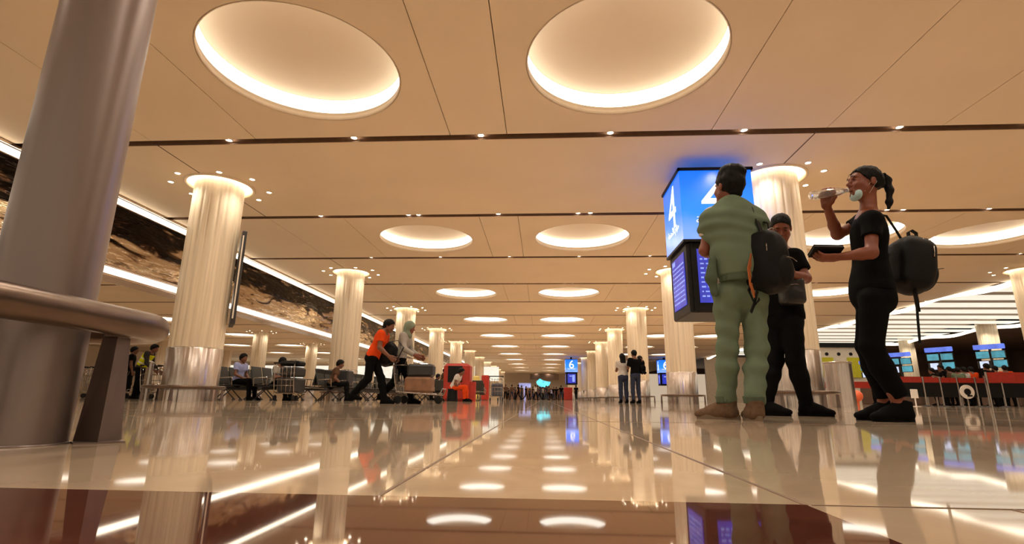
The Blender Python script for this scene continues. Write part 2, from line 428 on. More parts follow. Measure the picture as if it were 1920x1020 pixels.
# ---- downlights
def make_down():
    m = MB(); m.lathe([(0.075, 0.0), (0.075, -0.012), (0.058, -0.012), (0.055, -0.004)], n=16)
    m.cur = 1; m.disc((0, 0, -0.005), 0.058, 16, True)
    return tag(m.build('downlight', [M_TRIMW, M_SPOT]), '', 'downlight')
dl = make_down(); used = False
def down(x, y, z, lab, grp):
    global used
    if not used: o = dl; used = True; o.location = (x, y, z)
    else: o = dl.copy(); COL.objects.link(o); o.location = (x, y, z)
    o['label'] = lab; o['group'] = grp
    return o
offs = [(-0.47, -0.78), (-0.91, -0.30), (0.40, -0.80), (0.87, -0.37), (0.86, 0.44), (0.40, 0.93), (-0.45, 0.93), (-0.9, 0.45)]
offs = [(dx * 1.16, dy * 1.0) for dx, dy in offs]
for x, y, k, rn in COLS:
    if (rn in ('left row', 'right row') and k < 5) or (rn == 'far right row' and k < 3) or (rn.startswith('row behind') and k < 2):
        for i, (dx, dy) in enumerate(offs):
            down(x + dx, y + dy, H, f'{ORD[i]} downlight of the eight circling the {ORD[k]} column in the {rn}', f'downlights around the {ORD[k]} column of the {rn}')
for k in range(-2, 22):
    y = SLOTS[k + 1]
    xs = [-6.34, -3.75, -1.2, 1.33, 3.87, 6.73, 9.2, 11.9] if k % 2 else [-6.34, -3.79, -3.5, -1.23, 1.0, 1.34, 3.87, 6.8, 9.28, 9.7, 11.9]
    if k > 8: xs = [x for x in xs if -7 < x < 5]
    else: xs = xs + [16.5]
    if 2 <= k < 8: xs = [-20, -14] + xs
    for i, x in enumerate(xs):
        down(x, y, H + 0.045, f'{ORD[i]} downlight from the left in the {ORD[k + 2]} dark ceiling slot', f'downlights in the {ORD[k + 2]} ceiling slot')
 # the light those downlights throw on the floor, plus added fill spots
lamp = bpy.data.lights.new('downlight_and_fill_beam', 'SPOT'); lamp.energy = LAMP_W; lamp.color = LAMP_C; lamp.spot_size = 2.5; lamp.spot_blend = 0.8; lamp.shadow_soft_size = 0.06
lamp2 = lamp.copy(); lamp2.energy = 70
for x, y in FILL_SPOTS:
    q = bpy.data.objects.new('downlight_and_fill_beam', lamp); COL.objects.link(q); q.location = (x, y, 4.95)  # added fill with no fixture, brightens the passport hall columns
for k in range(2, 19):                 # spots with no fixture, added to brighten the left hall
    for x in (-38, -33.5, -28.5, -23.6) + ((-20, -14) if k >= 8 else ()):
        q = bpy.data.objects.new('downlight_and_fill_beam', lamp); COL.objects.link(q); q.location = (x, SLOTS[k + 1], H - 0.02)
for o in [q for q in COL.objects if q.name.startswith('downlight') and q.type == 'MESH' and ('slot' in q['group'] or q['label'].split()[0] in ('first', 'fourth', 'sixth', 'eighth'))]:
    q = bpy.data.objects.new('downlight_and_fill_beam', lamp); COL.objects.link(q); q.parent = o; q.location = (0, 0, -0.06)
    if 'slot' not in o['group']: q.data = lamp2
# ---- slatted luminous ceiling over the passport hall
b = MB(); b.box((25.0, 42.0, H + 0.5), (11, 46, 0.06)); struct(b.build('trim_6', mat('slat_backing', (.30, .20, .13), .7)))
sl = None
for k in range(20):
    y = 20.2 + 2.12 * k
    m = MB(); 
    if sl is None:
        m.box((0, 0, 0), (10.8, 1.28, 0.02))
        sl = m.build('luminous_slat', M_SLAT); o = tag(sl, '', 'ceiling light', 'white luminous slats')
    else:
        o = sl.copy(); COL.objects.link(o)
    o.location = (25.0, y, H + 0.06)
    o['label'] = f'long white luminous ceiling slat over the passport hall, {ORD[k]} from the camera'
    o['group'] = 'white luminous slats'
for x, lab in ((SLX + 0.1, 'glowing cove edge where the slatted ceiling begins'), (30.4, 'glowing cove edge at the far side of the slatted ceiling')):
    m = MB(); m.tube([(0, y, 0.10 * math.sin(y * 1.1)) for y in np.linspace(-20, 22, 90)], 0.11, 8)
    tag(m.build('cove_edge', mat('edge_glow', (1, 0.84, 0.64), emit=4.0, var=0.02), loc=(x, 42, H - 0.06)), lab, 'light')

# ================================================================== bodies: one smooth skin per body, grown from a distance field
def V3(*a): return np.array(a, float)
class Field:
    """smooth union of tapered capsules and ellipsoids on a grid, meshed as one continuous surface"""
    def __init__(s): s.p = []
    def cone(s, a, b, ra, rb=None, k=0.02, flat=None, ca=None, cb=None, op='+', cut=None):
        s.p.append(dict(t='c', a=np.array(a, float), b=np.array(b, float), ra=ra, rb=ra if rb is None else rb, k=k, flat=flat, ca=ca, cb=cb, op=op, cut=cut)); return s
    def chain(s, pts, rs, k=0.02, flat=None, op='+'):
        for i in range(len(pts) - 1): s.cone(pts[i], pts[i + 1], rs[i], rs[i + 1], k, flat, op=op)
        return s
    def ell(s, c, r, R=None, k=0.02, op='+', cut=None):
        s.p.append(dict(t='e', c=np.array(c, float), r=np.array(r, float), R=np.eye(3) if R is None else np.array(R, float), k=k, op=op, cut=cut)); return s
    def rbox(s, c, h, rr, R=None, k=0.02, op='+', cut=None):
        s.p.append(dict(t='b', c=np.array(c, float), h=np.array(h, float), rr=rr, R=np.eye(3) if R is None else np.array(R, float), k=k, op=op, cut=cut)); return s
    def mesh(s, h, wr=None, cutall=None):
        lo = np.full(3, 1e9); hi = -lo; bx = []
        for q in s.p:
            if q['t'] == 'c':
                r = max(q['ra'], q['rb']); a = np.minimum(q['a'], q['b']) - r; c = np.maximum(q['a'], q['b']) + r
            elif q['t'] == 'e': r = q['r'].max(); a = q['c'] - r; c = q['c'] + r
            else: r = np.linalg.norm(q['h']) + q['rr']; a = q['c'] - r; c = q['c'] + r
            bx.append((a, c))
            if q['op'] == '+': lo = np.minimum(lo, a); hi = np.maximum(hi, c)
        lo -= 0.03 + 3 * h; hi += 0.03 + 3 * h
        n = np.ceil((hi - lo) / h).astype(int) + 1
        D = np.full(n, 0.3, np.float32)
        for q, (a, c) in zip(s.p, bx):
            pad = q['k'] + 4 * h + 0.015
            i0 = np.clip(np.floor((a - pad - lo) / h).astype(int), 0, n); i1 = np.clip(np.ceil((c + pad - lo) / h).astype(int) + 1, 0, n)
            if (i1 <= i0).any(): continue
            X, Y, Z = [lo[j] + h * np.arange(i0[j], i1[j]) for j in range(3)]
            P = np.stack(np.meshgrid(X, Y, Z, indexing='ij'), -1)
            if q['t'] == 'c':
                ba = q['b'] - q['a']; L2 = max(ba @ ba, 1e-12); w = P - q['a']
                t = np.clip((w @ ba) / L2, 0, 1); w = w - t[..., None] * ba
                f = 1.0
                if q['flat'] is not None:
                    nn, sc = q['flat']; nn = np.array(nn, float); nn = nn / np.linalg.norm(nn)
                    cmp_ = w @ nn; w = w + (cmp_ * (1 / sc - 1))[..., None] * nn; f = (1 + sc) / 2
                d = (np.sqrt((w * w).sum(-1)) - (q['ra'] + (q['rb'] - q['ra']) * t)) * f
                Ln = math.sqrt(L2)
                if q['ca']: d = np.maximum(d, -((P - q['a']) @ ba) / Ln)
                if q['cb']: d = np.maximum(d, ((P - q['b']) @ ba) / Ln)
            elif q['t'] == 'e':
                w = (P - q['c']) @ q['R'].T; k0 = np.sqrt(((w / q['r']) ** 2).sum(-1)); k1 = np.sqrt(((w / q['r'] ** 2) ** 2).sum(-1)) + 1e-9
                d = k0 * (k0 - 1) / k1
            else:
                w = np.abs((P - q['c']) @ q['R'].T) - q['h']
                d = np.sqrt((np.maximum(w, 0) ** 2).sum(-1)) + np.minimum(w.max(-1), 0) - q['rr']
            if q['cut'] is not None:
                for pt, nm in q['cut']:
                    nm = np.array(nm, float); d = np.maximum(d, (P - np.array(pt)) @ (nm / np.linalg.norm(nm)))
            sl = tuple(slice(i0[j], i1[j]) for j in range(3)); E0 = D[sl]; k = q['k']
            if q['op'] == '+':
                hh = np.maximum(k - np.abs(E0 - d), 0); D[sl] = np.minimum(E0, d) - hh * hh / (4 * k)
            else:
                hh = np.maximum(k - np.abs(E0 + d), 0); D[sl] = np.maximum(E0, -d) + hh * hh / (4 * k)
        if wr is not None or cutall is not None:
            G = np.stack(np.meshgrid(*[lo[j] + h * np.arange(n[j]) for j in range(3)], indexing='ij'), -1)
            if wr is not None: D = D + wr(G).astype(np.float32)
            if cutall is not None:
                for pt, nm in cutall:
                    nm = np.array(nm, float); D = np.maximum(D, ((G - np.array(pt)) @ (nm / np.linalg.norm(nm))).astype(np.float32))
        return nets(D, lo, h)
def nets(D, lo, h):
    ins = D < 0
    c = [ins[i:ins.shape[0] - 1 + i, j:ins.shape[1] - 1 + j, k:ins.shape[2] - 1 + k] for i in (0, 1) for j in (0, 1) for k in (0, 1)]
    cnt = sum(x.astype(np.int8) for x in c)
    act = (cnt > 0) & (cnt < 8)
    idx = np.argwhere(act); N = len(idx)
    ID = np.full(act.shape, -1, np.int64); ID[act] = np.arange(N)
    acc = np.zeros((N, 3)); num = np.zeros(N)
    offs = [np.array(o) for o in np.ndindex(2, 2, 2)]
    val = [D[tuple((idx + o).T)] for o in offs]
    for a in range(8):
        for d in range(3):
            if offs[a][d] == 0:
                o2 = offs[a].copy(); o2[d] = 1; bi = o2[0] * 4 + o2[1] * 2 + o2[2]
                va, vb = val[a], val[bi]; mk = (va < 0) != (vb < 0)
                t = va[mk] / (va[mk] - vb[mk])
                p = np.repeat(offs[a][None].astype(float), mk.sum(), 0); p[:, d] += t
                acc[mk] += p; num[mk] += 1
    V = lo + h * (idx + acc / np.maximum(num, 1)[:, None])
    F = []
    for d in range(3):
        sl0 = [slice(None)] * 3; sl1 = [slice(None)] * 3
        sl0[d] = slice(0, -1); sl1[d] = slice(1, None)
        A, B = ins[tuple(sl0)], ins[tuple(sl1)]
        e = np.argwhere(A != B)
        u, v = [(1, 2), (2, 0), (0, 1)][d]
        ok = (e[:, u] > 0) & (e[:, v] > 0) & (e[:, u] < D.shape[u] - 1) & (e[:, v] < D.shape[v] - 1); e = e[ok]
        fl = A[tuple(e.T)]
        q = []
        for du, dv in ((-1, -1), (0, -1), (0, 0), (-1, 0)):
            ee = e.copy(); ee[:, u] += du; ee[:, v] += dv; q.append(ID[tuple(ee.T)])
        q = np.stack(q, 1); q[~fl] = q[~fl][:, ::-1]; F.append(q)
    F = np.concatenate(F); F = F[(F >= 0).all(1)]
    return V, F
def skin_obj(name, VF, m, parent=None, org=(0, 0, 0)):
    V, F = VF
    me = bpy.data.meshes.new(name)
    me.vertices.add(len(V)); me.vertices.foreach_set('co', (V - np.array(org)).astype(np.float32).ravel())
    me.loops.add(len(F) * 4); me.loops.foreach_set('vertex_index', F.astype(np.int32).ravel())
    me.polygons.add(len(F)); me.polygons.foreach_set('loop_start', np.arange(0, len(F) * 4, 4, dtype=np.int32))
    me.polygons.foreach_set('use_smooth', np.ones(len(F), bool)); me.update(calc_edges=True); me.validate()
    me.materials.append(m)
    o = bpy.data.objects.new(name, me); COL.objects.link(o)
    if parent is not None: o.parent = parent
    else: o.location = org
    return o
def unit(v): v = np.array(v, float); return v / (np.linalg.norm(v) + 1e-12)
def wrinkle(amp, f=(18, 18, 30), seed=0.0):
    def w(G):
        x, y, z = G[..., 0], G[..., 1], G[..., 2]
        a = np.sin(f[0] * x + 2.1 * np.sin(f[2] * .45 * z + seed) + 7 * y + seed)
        b = np.sin(f[2] * z + 1.7 * np.sin(f[0] * .6 * x - seed) + 9 * y + 2 * seed)
        c = np.sin(f[1] * y * .9 - f[2] * .7 * z + 1.3 * np.sin(11 * x + seed))
        return amp * (a * b * .6 + .5 * c * b)
    return w
def head_parts(F, c, fwd, up, sc=1.0, skin=True):
    """skull, jaw, brow, nose, lips, ears, eye sockets"""
    f = unit(fwd); u = unit(up - f * (np.dot(up, f))); l = np.cross(u, f); R = np.array([f, l, u])
    W = lambda x, y, z: c + sc * (f * x + l * y + u * z)
    r = lambda *a: tuple(sc * q for q in a)
    F.ell(W(-.008, 0, .034), r(.098, .077, .090), R, .02)
    F.ell(W(.030, 0, -.040), r(.064, .058, .078), R, .03)
    F.cone(W(.066, .012, -.096), W(.066, -.012, -.096), .020 * sc, k=.025)
    F.cone(W(.02, .05, -.055), W(.055, .026, -.09), .022 * sc, .018 * sc, k=.03); F.cone(W(.02, -.05, -.055), W(.055, -.026, -.09), .022 * sc, .018 * sc, k=.03)
    F.cone(W(.083, .034, .028), W(.083, -.034, .028), .013 * sc, k=.015)
    for s_ in (1, -1):
        F.ell(W(.093, s_ * .033, .006), r(.016, .017, .013), R, .012, '-')
        F.ell(W(.078, s_ * .032, .004), r(.014, .015, .0125), R, .004)
        F.ell(W(-.008, s_ * .079, -.006), r(.018, .009, .032), R, .008)
        F.ell(W(.062, s_ * .042, -.028), r(.025, .022, .02), R, .03)
    F.cone(W(.090, 0, .014), W(.116, 0, -.026), .007 * sc, .011 * sc, k=.012)
    F.cone(W(.100, .012, -.031), W(.100, -.012, -.031), .008 * sc, k=.008)
    for z, rr in ((-.055, .0075), (-.067, .0085)):
        F.cone(W(.090, .017, z), W(.096, 0, z), .005 * sc, rr * sc, k=.006); F.cone(W(.090, -.017, z), W(.096, 0, z), .005 * sc, rr * sc, k=.006)
    return W, R
def hand_parts(F, w, d, nrm, thumb, curl=0.5, sc=1.0, spread=0.05, thumb_in=0.5, curls=None):
    """palm plus four unequal fingers with two bends and a thumb from the palm's side"""
    d = unit(d); nrm = unit(np.array(nrm, float) - d * np.dot(nrm, d)); s_ = np.cross(nrm, d)
    if np.dot(s_, thumb) < 0: s_ = -s_
    w = np.array(w, float)
    W = lambda a, b_, c: w + sc * (d * a + s_ * b_ + nrm * c)
    fl = (nrm, .42)
    F.cone(W(-.01, 0, 0), W(.035, .002, 0), .030 * sc, .038 * sc, .015, fl)
    F.cone(W(.035, .004, 0), W(.082, .0, 0), .040 * sc, .041 * sc, .012, fl)
    for i, (off, L, rr) in enumerate(((.031, .074, .0093), (.011, .082, .0096), (-.010, .076, .0092), (-.030, .060, .0082))):
        cu = curl if curls is None else curls[i]
        p = W(.082, off, .0); a = cu * .9; dirx = unit(d + s_ * off * spread * 20)
        pts = [p]
        for seg, ln in enumerate((.46, .31, .26)):
            v = dirx * math.cos(a) + nrm * math.sin(a); pts.append(pts[-1] + v * L * ln * sc); a += cu * 1.15
        F.chain(pts, [rr * sc, rr * .97 * sc, rr * .9 * sc, rr * .78 * sc], .006)
    t0 = W(.018, .030, .006)
    t1 = t0 + sc * .040 * unit(d * .75 + s_ * (.75 - .4 * thumb_in) + nrm * .5 * thumb_in)
    t2 = t1 + sc * .032 * unit(d * .9 + s_ * (.25 - .5 * thumb_in) + nrm * .7 * thumb_in)
    t3 = t2 + sc * .026 * unit(d * .95 + s_ * (.0 - .4 * thumb_in) + nrm * .7 * thumb_in)
    F.chain([W(.0, .015, 0), t0, t1, t2, t3], [.016 * sc, .0155 * sc, .0125 * sc, .0108 * sc, .0085 * sc], .010)
def mix(a, b, t): return np.array(a) * (1 - t) + np.array(b) * t
def person(J, label, skin, top, bot, shoe, hair, res=(.006, .007), sleeve=.55, fit=1.0, legfit=1.0, hairstyle='short', group=None, wr=.004, build=1.0, hem=0.0, sole=None, legwr=.005, female=False, vest=None, extra_body=None, hairfit=0.012, hcut=None, shirt_len=0.06, name='person', ankle=.055):
    """J: joints in metres. Skin is the top-level mesh, hair and clothing are its children."""
    J = {k: np.array(v, float) for k, v in J.items()}
    f = unit(J['face']); up = unit(J.get('up', V3(0, 0, 1))); bf = unit(J['front'])
    ch = (J['shL'] + J['shR']) / 2; pe = J['pelvis']; sp = unit(ch - pe); lat = unit(J['shL'] - J['shR'])
    B = build; org = J['base']
    sw = .92 if female else 1.0
    Q = lambda x: mix(pe, ch, x)
    F = Field()
    hd = J['head']; W, R = head_parts(F, hd, f, up)
    F.cone(W(-.022, 0, -.06), ch + V3(0, 0, .01) - bf * .005, .054 * B * sw, .062 * B * sw, .03)
    F.cone(ch - lat * .06, ch + lat * .06, .07 * B, k=.05)
    def torso(F, g, k=.05, lo=0.0):
        fl = (bf, .68)
        F.cone(mix(ch, J['shR'], .82) - V3(0, 0, .005), mix(ch, J['shL'], .82) - V3(0, 0, .005), .062 * B * sw + g, k=k)
        F.cone(mix(ch, J['shR'], .45) - sp * .09, mix(ch, J['shL'], .45) - sp * .09, .10 * B * sw + g, k=k, flat=(bf, .85))
        F.cone(Q(.74), Q(.36), (.152 * sw) * B + g, (.128 if not female else .112) * B + g, k, fl)
        F.cone(Q(.36), Q(.04 + lo), (.128 if not female else .112) * B + g, .150 * B + g, k, fl)
    torso(F, 0)
    for s_ in 'LR':
        F.cone(J['sh' + s_], J['el' + s_], .050 * B * sw, .039 * B * sw, .03); F.cone(J['el' + s_], mix(J['el' + s_], J['wr' + s_], .3), .039 * B * sw, .041 * B * sw, .03)
        F.cone(mix(J['el' + s_], J['wr' + s_], .3), J['wr' + s_], .041 * B * sw, .027 * B * sw, .02)
        hx = J.get('hand' + s_ + '_n'); hdv = J.get('hand' + s_ + '_d', J['wr' + s_] - J['el' + s_])
        hn = hx if hx is not None else bf * .2 - lat * (1 if s_ == 'L' else -1)
        th = J.get('hand' + s_ + '_t', bf)
        hand_parts(F, J['wr' + s_], hdv, hn, th, **J_opts.get(id(label), {}).get(s_, {'curl': .45}))
        F.cone(J['hip' + s_], J['kn' + s_], .078 * B, .056 * B, .04); F.cone(J['kn' + s_], mix(J['kn' + s_], J['an' + s_], .35), .054 * B, .056 * B, .03)
        F.cone(mix(J['kn' + s_], J['an' + s_], .35), J['an' + s_], .056 * B, .038 * B, .03)
        F.cone(J['an' + s_], J['an' + s_] + unit(J['toe' + s_]) * .10 - V3(0, 0, .045), .036, .028, .03)
    if extra_body: extra_body(F, W)
    root = skin_obj(name, F.mesh(res[0]), skin, None, org)
    tag(root, label, 'person', group)
    # hair
    if hairstyle:
        F = Field(); g = hairfit
        n1 = R[0] * .085 - R[2] * .073; n1 = n1 / np.linalg.norm(n1)
        cuts = [(W(.050, 0, .036), n1), (W(0, 0, -.075), -R[2])] if hcut is None else hcut(W, R)
        F.ell(W(-.010, 0, .036), (.098 + g, .077 + g, .090 + g), R, .02, cut=cuts)
        F.cone(W(-.06, 0, .0), W(-.062, 0, -.045), .055 + g * .5, .045 + g * .3, .03, cut=cuts)
        if callable(hairstyle): hairstyle(F, W, R)
        elif hairstyle == 'long':
            for y in (-.05, 0, .05): F.cone(W(-.05, y, .0), W(-.075, y * 1.2, -.19), .055, .035, .03)
        skin_obj('hair', F.mesh(res[0], (lambda G: wrinkle(.0035, (60, 60, 50), 1.0)(G) + wrinkle(.003, (170, 170, 60), 2.0)(G))), hair, root, org)
    # top
    if top is not None:
        F = Field(); g = .014 * fit
        torso(F, g, .05)
        F.cone(Q(.10), Q(-shirt_len), .150 * B + g, .158 * B + g, .04, (bf, .70), cb=True)
        F.cone(ch + V3(0, 0, .035), ch - sp * .05, .068 * B * sw, .10 * B * sw, .03, ca=True)
        for s_ in 'LR':
            e = mix(J['sh' + s_], J['el' + s_], min(sleeve, 1.0))
            F.cone(J['sh' + s_], e, .056 * B * sw + g, (.052 if sleeve < 1 else .042) * B * sw + g, .04, cb=sleeve < 1)
            if sleeve > 1:
                F.cone(J['el' + s_], mix(J['el' + s_], J['wr' + s_], sleeve - 1), .042 * B + g, .034 * B + g, .03, cb=True)
        w_ = wrinkle(wr, (16, 16, 26), 2.0)
        skin_obj('shirt', F.mesh(res[1], w_), top, root, org)
    # trousers
    F = Field(); g = .012 * legfit
    F.cone(Q(.12), Q(-.02), .142 * B + g, .158 * B + g, .05, (bf, .74), ca=True)
    for s_ in 'LR':
        F.ell(mix(pe, J['hip' + s_], .8) - bf * .035 - V3(0, 0, .02), (.086 * B + g * .5,) * 3, None, .05)
        F.cone(J['hip' + s_], J['kn' + s_], .084 * B + g, .058 * B + g * 1.1, .022)
        F.cone(J['kn' + s_], mix(J['kn' + s_], J['an' + s_], .35), .058 * B + g * 1.1, .058 * B + g * 1.1, .03)
        F.cone(mix(J['kn' + s_], J['an' + s_], .35), J['an' + s_] + V3(0, 0, hem), .058 * B + g * 1.1, max(.042 * B, ankle * .8) + g * .8, .03, cb=True)
    skin_obj('trousers', F.mesh(res[1], wrinkle(legwr, (14, 14, 34), 4.0)), bot, root, org)
    # shoes
    for s_ in 'LR':
        t = unit(J['toe' + s_] * V3(1, 1, 0)); a = J['an' + s_]; zf = a[2] - .078; sd = np.cross(t, V3(0, 0, 1))
        heel = a - t * .045; zf = 0.0 if a[2] < .12 else zf; heel[2] = zf
        F = Field()
        P = lambda x, y, z: heel + t * x + sd * y + V3(0, 0, z)
        F.cone(P(.012, 0, .040), P(.10, 0, .040), .037, .043, .03, (V3(0, 0, 1), .95), cut=[(P(0, 0, .018), V3(0, 0, -1))])
        F.cone(P(.10, 0, .036), P(.205, -.004, .030), .043, .035, .03, (V3(0, 0, 1), .72), cut=[(P(0, 0, .018), V3(0, 0, -1))])
        F.cone(P(.035, 0, .05), P(.026, 0, .122), .045, .047, .03, cb=True)
        F.cone(P(.05, 0, .088), P(.155, 0, .052), .040, .032, .035)
        F.cone(P(.205, -.004, .032), P(.225, -.004, .030), .034, .026, .02, (V3(0, 0, 1), .8), cut=[(P(0, 0, .018), V3(0, 0, -1))])
        so = skin_obj('shoe', F.mesh(res[1]), shoe, root, org)
        m = MB(); n = 22; ol = []
        for i in range(n):
            q = 2 * PI * i / n; x = .105 + .138 * math.cos(q); y = .043 * math.sin(q) * (1 + .16 * math.cos(q)) - .004 * math.cos(q)
            p = P(x, y, 0) - org; ol.append((p[0], p[1]))
        m.prism(ol, zf - org[2], zf - org[2] + .030); m.build('sole', sole or shoe, so)
        if res[1] < .0075:
            m = MB()
            for q in range(4):
                x = .075 + .022 * q; z = .128 - .0135 * q
                m.tube([P(x - .008, -.026, z - .016) - org, P(x, 0, z) - org, P(x - .008, .026, z - .016) - org], .0032, 6)
            m.build('laces', shoe, so)
    return root, W, R
J_opts = {}
def skin_mat(name, c): return mat(name, c, 0.5, var=.10, scale=14, bump=.04, bscale=220)
def cloth(name, c, rough=.85, var=.10, scale=10): return mat(name, c, rough, var=var, scale=scale, bump=.10, bscale=260, spec=.06)
SK_TAN = skin_mat('skin_tan', (0.18, 0.045, 0.018)); SK_BROWN = skin_mat('skin_brown', (0.15, 0.055, 0.026))
C_BLACK = cloth('black_cloth', (0.0035, 0.0033, 0.0035)); C_BLACK2 = cloth('black_denim', (0.004, 0.004, 0.0042))
C_GREEN = cloth('sage_fleece', (0.128, 0.168, 0.115), .9, .06); C_GREENB = cloth('sage_ribbing', (0.085, 0.112, 0.077), .9)
C_WHITE = cloth('white_cotton', (0.50, 0.46, 0.42)); C_HAIR = mat('black_hair', (0.004, 0.003, 0.0028), .6, spec=.15, var=.4, scale=60, stretch=(1, 1, .2), bump=.3, bscale=150)
C_SHOEB = cloth('black_knit', (0.003, 0.003, 0.003), .8); C_TAN = cloth('tan_knit', (0.13, 0.08, 0.05), .85, .2, 40); C_TANS = mat('tan_sole', (0.16, 0.11, 0.07), .6)
C_ORANGE = cloth('orange_shirt', (0.62, 0.06, 0.01)); C_LBLUE = cloth('pale_blue_shirt', (0.30, 0.33, 0.55)); C_GREY = cloth('grey_cloth', (0.34, 0.31, 0.27)); C_JEANS = cloth('dark_jeans', (0.03, 0.035, 0.06))
C_HIVIS = cloth('hi_vis_yellow', (0.60, 0.62, 0.01)); C_REFL = mat('reflective_tape', (0.65, 0.65, 0.6), .3)
C_BROWN = cloth('brown_cloth', (0.09, 0.05, 0.03)); C_DKGREY = cloth('charcoal_cloth', (0.04, 0.036, 0.034)); C_HIJAB = cloth('green_grey_scarf', (0.20, 0.235, 0.17))
C_ORCH = cloth('orange_lining', (0.40, 0.12, 0.04)); C_BAG = mat('black_nylon', (0.003, 0.003, 0.0032), .6, spec=.2, var=.2, bump=.12, bscale=120)

# ================================================================== the three travellers in front
def base_of(px, py, Y): p = at(px, py, Y); return V3(p[0], Y, 0)
def off(p, dx=0, dy=0, dz=0): return np.array(p) + V3(dx, dy, dz)

# ---- woman drinking, in profile, facing left
Yw = 3.50
LW = 'woman in black drinking from a water bottle, ponytail and face mask under her chin'
wJ = dict(base=V3(2.18, Yw, 0), face=V3(-1, -.02, .16), front=V3(-1, 0, 0), up=V3(.1, 0, 1),
    head=at(1622, 345, Yw), shL=at(1634, 413, Yw - .165), shR=at(1622, 413, Yw + .165), pelvis=at(1634, 545, Yw),
    elL=at(1634, 474, Yw - .215), wrL=at(1572, 482, Yw - .16), handL_d=V3(-1, .05, -.05), handL_n=V3(.15, .35, 1.), handL_t=V3(-.2, .9, .2),
    elR=at(1570, 440, Yw + .20), wrR=at(1549, 383, Yw + .06), handR_d=V3(.15, -.15, 1), handR_n=V3(-.35, -1, 0), handR_t=V3(1, -.3, .1),
    hipL=at(1640, 562, Yw - .085), hipR=at(1634, 562, Yw + .085), knL=at(1634, 650, Yw - .075), knR=at(1626, 648, Yw + .095),
    anL=at(1688, 752, Yw - .075), anR=at(1660, 748, Yw + .125), toeL=V3(-1, -.12, 0), toeR=V3(-1, .05, 0))
for k_, z_ in (('anL', .088), ('anR', .088)): wJ[k_][2] = z_
J_opts[id(LW)] = {'L': dict(curl=.42, thumb_in=.75), 'R': dict(curl=.95, thumb_in=.9)}
def whair(F, W, R):
    F.cone(W(-.085, 0, .055), W(-.125, 0, .072), .028, .020, .02)
    F.chain([W(-.115, 0, .072), W(-.150, 0, .055), W(-.160, .003, -.02), W(-.158, .006, -.11), W(-.150, .008, -.165)], [.018, .022, .022, .018, .008], .02, flat=(R[1], .8))
def wcut(W, R):
    n1 = R[0] * .085 - R[2] * .073; n1 = n1 / np.linalg.norm(n1)
    return [(W(.048, 0, .030), n1), (W(0, 0, -.055), -R[2] * .8 - R[0] * .35)]
woman, WW, RW = person(wJ, LW, SK_TAN, C_BLACK, C_BLACK, C_SHOEB, C_HAIR, res=(.0048, .006), sleeve=.52, fit=.8, legfit=.8, build=.94, hairstyle=whair, female=True, wr=.003, legwr=.002, hem=.06, shirt_len=.02, hairfit=.008, hcut=wcut, ankle=.06)
org = wJ['base']
m = MB(); m.lathe([(.026, -.008), (.030, 0), (.026, .008)], n=16); hb = m.build('hair_band', C_BLACK, woman); hb.location = WW(-.118, 0, .072) - org; hb.rotation_euler = (0, -1.2, 0)
# face mask pulled under the chin, with its ear loop
F = Field()
F.ell(WW(.058, 0, -.088), (.032, .057, .045), RW, .02); F.ell(WW(.052, 0, -.070), (.036, .050, .045), RW, .006, '-')
mk = skin_obj('face_mask', F.mesh(.004), mat('mask_blue', (0.42, 0.62, 0.66), .8, var=.08, scale=20), woman, org)
for s_ in (1, -1):
    m = MB(); m.tube([WW(.035, s_ * .060, -.085) - org, WW(.02, s_ * .069, -.04) - org, WW(-.018, s_ * .078, .018) - org, WW(-.03, s_ * .079, -.01) - org, WW(.01, s_ * .066, -.095) - org], .0016, 6); m.build('ear_loop', C_WHITE, mk)
for s_ in (1, -1):
    m = MB(); m.tube([WW(.096, s_ * .045, .027) - org, WW(.103, s_ * .03, .032) - org, WW(.104, s_ * .015, .029) - org], [.002, .0035, .002], 6); m.build('eyebrow', C_HAIR, woman)
    m = MB(); m.tube([WW(.088, s_ * .046, .002) - org, WW(.0955, s_ * .033, .006) - org, WW(.091, s_ * .02, .002) - org], [.001, .0032, .001], 6); m.build('eyelash', C_HAIR, woman)
for i, (y0, dx) in enumerate(((.03, .0), (-.03, -.002))):       # loose wisps of hair
    m = MB(); m.tube([WW(.055, y0, .093) - org, WW(.088 + dx, y0 * 1.1, .072) - org, WW(.102 + dx, y0 * 1.2, .040) - org], [.003, .002, .0006], 5); m.build('hair_wisp', C_HAIR, woman)
# bottle in her raised hand
M_PET = bpy.data.materials.new('clear_plastic'); M_PET.use_nodes = True
_b = M_PET.node_tree.nodes['Principled BSDF']; _b.inputs['Transmission Weight'].default_value = .9; _b.inputs['Roughness'].default_value = .06; _b.inputs['IOR'].default_value = 1.25; _b.inputs['Base Color'].default_value = (.9, .93, .95, 1)
_t = M_PET.node_tree.nodes.new('ShaderNodeTexNoise'); _t.inputs['Scale'].default_value = 40
_p = M_PET.node_tree.nodes.new('ShaderNodeBump'); _p.inputs['Strength'].default_value = .15; M_PET.node_tree.links.new(_t.outputs[0], _p.inputs['Height']); M_PET.node_tree.links.new(_p.outputs[0], _b.inputs['Normal'])
mouth = WW(.104, 0, -.061); bdir = unit(at(1521, 367, Yw + .0) - mouth); blen = np.linalg.norm(at(1519, 367, Yw) - mouth)
bo = empty('water_bottle', tuple(mouth), 'clear plastic water bottle tipped to the woman\'s mouth', 'bottle')
bo.rotation_euler = Vector(bdir).to_track_quat('Z', 'Y').to_euler()
m = MB(); prof = [(.001, blen), (.024, blen), (.030, blen - .008)]
for i in range(9): prof.append((.0305 if i % 2 else .0285, blen - .02 - i * .012))
prof += [(.029, .075), (.020, .045), (.013, .030), (.013, .0)]
m.lathe(prof, n=24); m.build('bottle_body', M_PET, bo)
